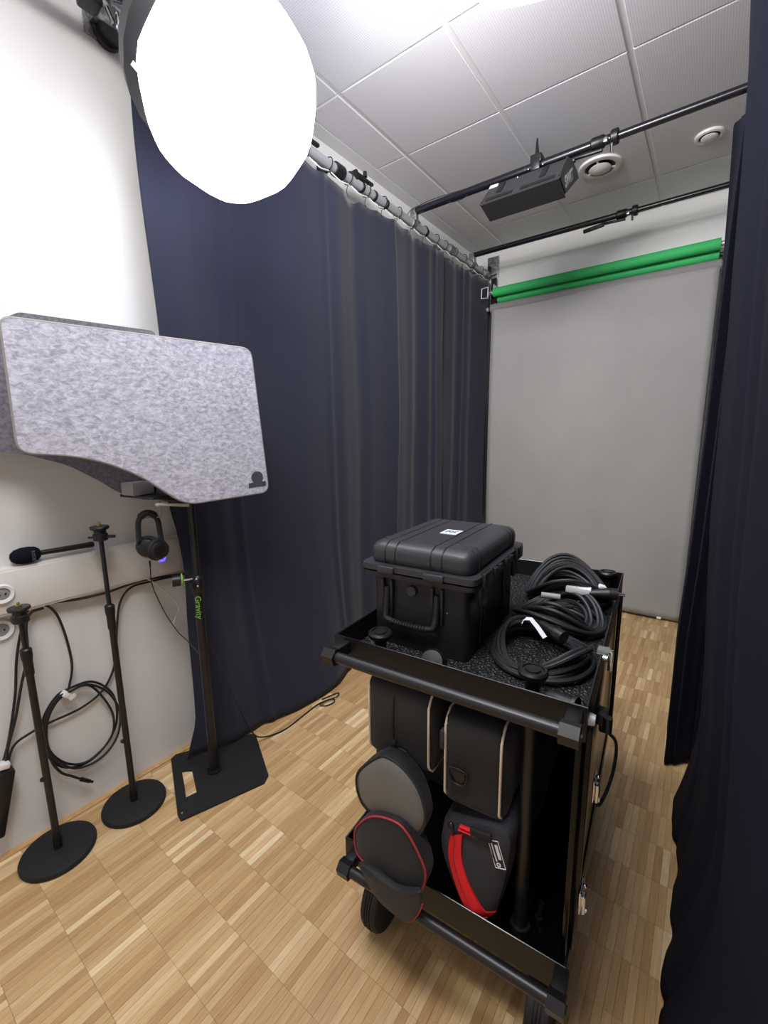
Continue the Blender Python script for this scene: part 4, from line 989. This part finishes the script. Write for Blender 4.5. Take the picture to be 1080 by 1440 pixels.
# ------------------------------------------------------------------ bags on the lower deck
def rr_loop(u, va, vb, za, zb, r, n=5):
    pts = []
    for cx, cz, a0 in ((vb - r, zb - r, 0), (va + r, zb - r, 90), (va + r, za + r, 180), (vb - r, za + r, 270)):
        for k in range(n + 1):
            a = math.radians(a0 + 90 * k / n); pts.append((u, cx + r * math.cos(a), cz + r * math.sin(a)))
    return pts
def case_bag(ua, ub, va, vb, za, zb, label, tilt=0.0):
    t = thing('camera_bag', label, 'bag', cw((ua + ub) / 2, (va + vb) / 2, za), CR)
    uc_, vc_, zc_ = (ua + ub) / 2, (va + vb) / 2, (za + zb) / 2
    obj('shell', C().soft((uc_, vc_, zc_), ((ub - ua) / 2, (vb - va) / 2, (zb - za) / 2), 0.030, 0.05, 10, 0.004), 'nylon', t)
    for u in (ua + 0.012, ub - 0.012):
        obj('cream_piping', C().tube(rr_loop(u, va + 0.001, vb - 0.001, za + 0.001, zb - 0.001, 0.045), 0.0032, 6, True, 2), 'cream', t)
    return t
SH = 0.285
t = case_bag(0.078, 0.280, 0.022, 0.34, 0.640, 0.868, 'upper left black bag with cream piping under the top deck')
obj('zip_seam', C().tube([(0.168, 0.20, 0.872), (0.168, 0.06, 0.866), (0.168, 0.024, 0.84), (0.168, 0.016, 0.76), (0.170, 0.020, 0.70)], 0.003, 6), 'rubber', t)
obj('zip_pull', C().box((0.172, 0.010, 0.700), (0.010, 0.006, 0.045), Euler((0, 0.3, 0)).to_matrix(), 0.002), 'black_plastic', t)
obj('logo_loop', C().tube([(0.188, 0.012, 0.70), (0.215, 0.012, 0.695), (0.215, 0.014, 0.672), (0.200, 0.014, 0.662), (0.186, 0.013, 0.672)], 0.003, 6, True, 3), 'black_plastic', t)
t = case_bag(0.300, 0.462, 0.026, 0.34, 0.590, 0.838, 'upper right black bag with cream piping beside the cart post')
obj('logo_loop', C().tube([(0.332, 0.010, 0.712), (0.372, 0.010, 0.712), (0.374, 0.010, 0.690), (0.364, 0.012, 0.672), (0.342, 0.012, 0.672), (0.333, 0.010, 0.690)], 0.003, 6, True, 3).box((0.353, 0.016, 0.690), (0.032, 0.006, 0.03), bev=0.002), 'black_plastic', t)
obj('side_tab', C().box((0.305, 0.03, 0.765), (0.012, 0.02, 0.05), bev=0.003), 'nylon_grey', t)
U_, V_, Z_ = (MC.to_3x3() @ Vector((1, 0, 0))), (MC.to_3x3() @ Vector((0, 1, 0))), Vector((0, 0, 1))
def ring2d(cu, cz, ru, rz, n=16, rot=0.0): return [(cu + ru * math.cos(a) * math.cos(rot) - rz * math.sin(a) * math.sin(rot), cz + ru * math.cos(a) * math.sin(rot) + rz * math.sin(a) * math.cos(rot)) for a in [2 * PI * k / n for k in range(n)]]
def disc_bag(name, poly, v, depth, shellm, facem, pipem, label, tilt=0.0, bulge=0.018, rpipe=0.003):
    """round zip bag: outline in (u,z), front face at v, body running back by depth"""
    cu = sum(p[0] for p in poly) / len(poly); cz = sum(p[1] for p in poly) / len(poly)
    base = MC @ Matrix.Translation((cu, v, cz)) @ Matrix.Rotation(tilt, 4, 'X')
    loc = [(a - cu, b - cz) for a, b in poly]
    t = thing(name, label, 'bag', base.translation.copy() - Vector((0, 0, 0.1)), CR)
    g = G(base); g.puff(loc, (0, 0.0, 0), (1, 0, 0), (0, 0, 1), (0, 1, 0), depth, ((1.0, 0.0), (1.015, 0.3), (1.0, 0.8), (0.93, 0.95), (0.6, 1.0)))
    obj('shell', g, shellm, t)
    g = G(base); g.puff([(a * 0.965, b * 0.965) for a, b in loc], (0, 0.002, 0), (1, 0, 0), (0, 0, 1), (0, -1, 0), bulge, ((1.0, 0.0), (0.97, 0.25), (0.88, 0.55), (0.68, 0.85), (0.4, 1.0), (0.1, 1.03)))
    obj('front_panel', g, facem, t)
    g = G(base); g.tube([(a, 0, b) for a, b in loc], rpipe, 6, True, 5)
    obj('piping', g, pipem, t)
    return t, base
t, b = disc_bag('round_bag', [(.153, .691), (.090, .623), (.079, .572), (.096, .525), (.141, .502), (.205, .500), (.262, .515), (.284, .552), (.286, .596), (.265, .652), (.226, .688), (.190, .699)], -0.030, 0.050, 'nylon', 'grey_vinyl', 'nylon', 'round bag with grey vinyl front between the piped bag and the red-edged one', 0.0, 0.014)
t, b = disc_bag('round_bag', [(0.153, 0.539), (0.103, 0.485), (0.091, 0.443), (0.101, 0.392), (0.154, 0.374), (0.221, 0.368), (0.273, 0.38), (0.296, 0.41), (0.303, 0.46), (0.285, 0.501), (0.254, 0.542), (0.219, 0.557)], -0.060, 0.055, 'nylon', 'nylon', 'red_pipe', 'round black bag with thin red piping, sagging over the lower grab bar', 0.0, 0.010, 0.0026)
# lower half of the same bag sags out over the grab bar, with its own rear piping
LOBE = [(0.123, 0.408), (0.14, 0.385), (0.165, 0.349), (0.195, 0.33), (0.248, 0.32), (0.275, 0.329), (0.298, 0.367), (0.309, 0.403), (0.305, 0.435), (0.28, 0.424), (0.236, 0.407), (0.171, 0.414)]
g = C().puff(LOBE, (0, -0.0785, 0), (1, 0, 0), (0, 0, 1), (0, -1, 0), 0.018, ((0.95, 0.0), (1.0, 0.4), (0.96, 0.8), (0.85, 1.0), (0.4, 1.06)), 4)
obj('lower_pocket', g, 'nylon', t)
obj('piping', C().tube([(p[0], -0.088, p[1]) for p in LOBE[3:8]], 0.0026, 6), 'red_pipe', t)
# pouch with red zip
pouch = [(0.318, 0.548), (0.300, 0.510), (0.302, 0.455), (0.330, 0.380), (0.372, 0.300), (0.412, 0.292), (0.446, 0.335), (0.468, 0.42), (0.482, 0.52), (0.478, 0.60), (0.400, 0.590)]
t = thing('zip_pouch', 'wedge-shaped charcoal pouch with a broad bright red zip', 'pouch', cw(0.39, 0.05, 0.285), CR)
obj('shell', C().puff(pouch, (0, 0.16, -0.008), (1, 0, 0), (0, 0, 1), (0, -1, 0), 0.145, ((0.95, 0.0), (1.0, 0.3), (1.0, 0.75), (0.93, 0.92), (0.75, 1.0), (0.3, 1.03))), 'nylon_grey', t)
zl = [(0.340, 0.535), (0.333, 0.485), (0.338, 0.44), (0.356, 0.385), (0.375, 0.345), (0.398, 0.312), (0.428, 0.318)]
zr = [(0.368, 0.545), (0.366, 0.50), (0.370, 0.462), (0.384, 0.42), (0.404, 0.385), (0.428, 0.352), (0.452, 0.348)]
def strip3(a, b, v, k=5):
    A = catmull([(p[0], v, p[1]) for p in a], False, k); B = catmull([(p[0], v, p[1]) for p in b], False, k); n = len(A)
    return A, B, n
A, B, n = strip3(zl, zr, 0.006)
vv = [0.006 + 0.022 * (max(0, (i / (n - 1)) - 0.72) / 0.28) ** 1.5 for i in range(n)]
off = lambda P, d: [Vector((p.x, vv[i] + d, p.z)) for i, p in enumerate(P)]
g = C(); FA, FB, BA, BB = off(A, 0), off(B, 0), off(A, 0.02), off(B, 0.02)
MID = [(p + q) / 2 + Vector((0, -0.006, 0)) for p, q in zip(FA, FB)]
g.add(FA + MID + FB + BB + BA, [[k * n + i, k * n + i + 1, ((k + 1) % 5) * n + i + 1, ((k + 1) % 5) * n + i] for k in range(5) for i in range(n - 1)])
zs = obj('red_zip', g, 'red_zip', t)
obj('zip_teeth', C().tube([p + Vector((0, -0.001, 0)) for p in MID[1:-1]], 0.0012, 5, False, 1, smooth=False), 'red_pipe', t)
obj('zip_pull', C().ell((0.342, 0.0, 0.560), (0.009, 0.007, 0.010), 12, 8).box((0.348, -0.002, 0.547), (0.006, 0.006, 0.02), bev=0.002), 'black_plastic', t)
obj('red_lining', C().box((0.385, 0.010, 0.563), (0.050, 0.010, 0.005), Euler((0, -0.1, 0)).to_matrix(), 0.002).box((0.380, 0.010, 0.553), (0.045, 0.010, 0.003), Euler((0, -0.1, 0)).to_matrix(), 0.001), 'red_zip', t)
obj('carry_loop', C().box((0.415, 0.006, 0.570), (0.052, 0.012, 0.020), Euler((0, -0.1, 0)).to_matrix(), 0.003), 'rubber', t)
bm_ = MC @ frame((0.453, 0.016, 0.528), (0.33, 0.0, -0.95), (0.95, 0, 0.33))
gb = G(bm_)
for a, b_ in (((-0.034, -0.012), (0.034, -0.014)), ((-0.034, 0.012), (0.034, 0.011)), ((-0.034, -0.012), (-0.034, 0.012)), ((0.034, -0.014), (0.034, 0.011))):
    gb.cyl((a[0], a[1], 0.002), (b_[0], b_[1], 0.002), 0.0011, n=5)
gb.box((-0.005, -0.006, 0.002), (0.045, 0.003, 0.001)).box((-0.006, 0.004, 0.002), (0.036, 0.007, 0.0008))
gb.lathe([(0.003, 0), (0.0055, 0), (0.0055, 0.001), (0.003, 0.001)], (0.026, -0.004, 0.0015), n=14, close=True)
obj('badge_print', gb, 'white_print', t)
# shelf under the floating bags: padded dark insert that carries them
t = thing('padded_case', 'large soft black case lying behind the small bags on the lower deck', 'case', cw(0.28, 0.5, 0.285), CR)
obj('shell', C().soft((0.275, 0.63, 0.45), (0.195, 0.27, 0.165), 0.03, 0.04, 9, 0.004), 'nylon', t)
obj('strap', C().box((0.27, 0.357, 0.46), (0.04, 0.006, 0.26), bev=0.002), 'rubber', t)
# loose silver fasteners lying on the lower deck
for (u, v, a, lb) in ((0.455, 0.16, 0.3, 'short dark metal pin on the lower cart deck left of the post foot'), (0.535, 0.12, 1.1, 'short dark metal pin nearest the front rim right of the post foot'), (0.505, 0.14, 0.8, 'short dark metal pin just behind the post foot on the lower deck')):
    o = obj('steel_pin', C().cyl((u, v, 0.288), (u + 0.012 * math.cos(a), v + 0.012 * math.sin(a), 0.325), 0.006, n=10).cyl((u, v, 0.2815), (u, v, 0.29), 0.010, n=12), 'black_metal')
    tag(o, lb, 'pin', 'metal pins on the lower deck')

# ------------------------------------------------------------------ floor of oak mosaic strips (last: picks the strips the camera can really see)
floor = struct('floor', G().box(((X0 + X1) / 2, (Y0 + Y1) / 2, -0.056), (X1 - X0, Y1 - Y0, 0.1)), 'joint')
gap, bv = 0.0004, 0.0005
def strip_geo(cx, cy, w, l):
    a, b = w / 2 - gap / 2, l / 2 - gap / 2
    vs = [(cx - a, cy - b, -0.006), (cx + a, cy - b, -0.006), (cx + a, cy + b, -0.006), (cx - a, cy + b, -0.006),
          (cx - a, cy - b, -bv), (cx + a, cy - b, -bv), (cx + a, cy + b, -bv), (cx - a, cy + b, -bv),
          (cx - a + bv, cy - b + bv, 0), (cx + a - bv, cy - b + bv, 0), (cx + a - bv, cy + b - bv, 0), (cx - a + bv, cy + b - bv, 0)]
    fs = [[0, 1, 5, 4], [1, 2, 6, 5], [2, 3, 7, 6], [3, 0, 4, 7], [4, 5, 9, 8], [5, 6, 10, 9], [6, 7, 11, 10], [7, 4, 8, 11], [8, 9, 10, 11]]
    return vs, fs
bpy.context.view_layer.update()
dg = bpy.context.evaluated_depsgraph_get()
eye = Vector((0, 0, 1.5)); RT = R3.transposed()
def px_of(p):
    c = RT @ (Vector(p) - eye)
    if c.z > -0.05: return None
    return 540 + 608 * c.x / -c.z, 720 - 608 * c.y / -c.z
def seen(p):
    d = Vector(p) - eye; L = d.length
    hit, loc, nrm, idx, ob, mx = scene.ray_cast(dg, eye, d.normalized(), distance=L - 0.02)
    return not hit
cand = []; rest = []
nx = int((X1 - X0) / SW); ny = int((Y1 - SY0) / SL) + 1
for ix in range(nx):
    for iy in range(-1, ny):
        cx = SX0 + (ix + 0.5) * SW; ya = max(SY0 + iy * SL, Y0); yb = min(SY0 + (iy + 1) * SL, Y1)
        if yb - ya < 0.01: continue
        cy = (ya + yb) / 2; full = abs((yb - ya) - SL) < 1e-6
        area = 0
        if full:
            q = [px_of((cx + sx * SW / 2, cy + sy * SL / 2, 0)) for sx, sy in ((-1, -1), (1, -1), (1, 1), (-1, 1))]
            m_ = px_of((cx, cy, 0))
            if None not in q and m_ and 0 <= m_[0] <= 1080 and 0 <= m_[1] <= 1440:
                area = abs(sum(q[i][0] * q[(i + 1) % 4][1] - q[(i + 1) % 4][0] * q[i][1] for i in range(4))) / 2
        rec = (area, ix, iy, cx, cy, yb - ya)
        (cand if area > 0 else rest).append(rec)
cand.sort(key=lambda r: -r[0])
pick = []
for r in cand:
    if len(pick) < 300 and (seen((r[3], r[4] - 0.04, 0.001)) or seen((r[3], r[4] + 0.04, 0.001))): pick.append(r)
    else: rest.append(r)
vs, fs = strip_geo(0, 0, SW, SL)
sme = bpy.data.meshes.new('parquet_strip'); sme.from_pydata(vs, [], fs); finish_mesh(sme, 'parquet', False)
inv = wm(floor).inverted()
for r in pick:
    o = bpy.data.objects.new('parquet_strip', sme); COL.objects.link(o); o.parent = floor
    o.location = inv @ Vector((r[3], r[4], 0.0004 * (((r[1] * 7 + r[2] * 13) % 5) / 5) - 0.0003))
g = G()
for r in rest:
    a, b = strip_geo(r[3], r[4], SW, r[5]); g.add(a, b)
me = bpy.data.meshes.new('parquet_field')
me.from_pydata([tuple(inv @ v) for v in g.v], [], g.f); me.materials.append(M['parquet'])
o = bpy.data.objects.new('parquet_field', me); COL.objects.link(o); o.parent = floor; o['kind'] = 'stuff'
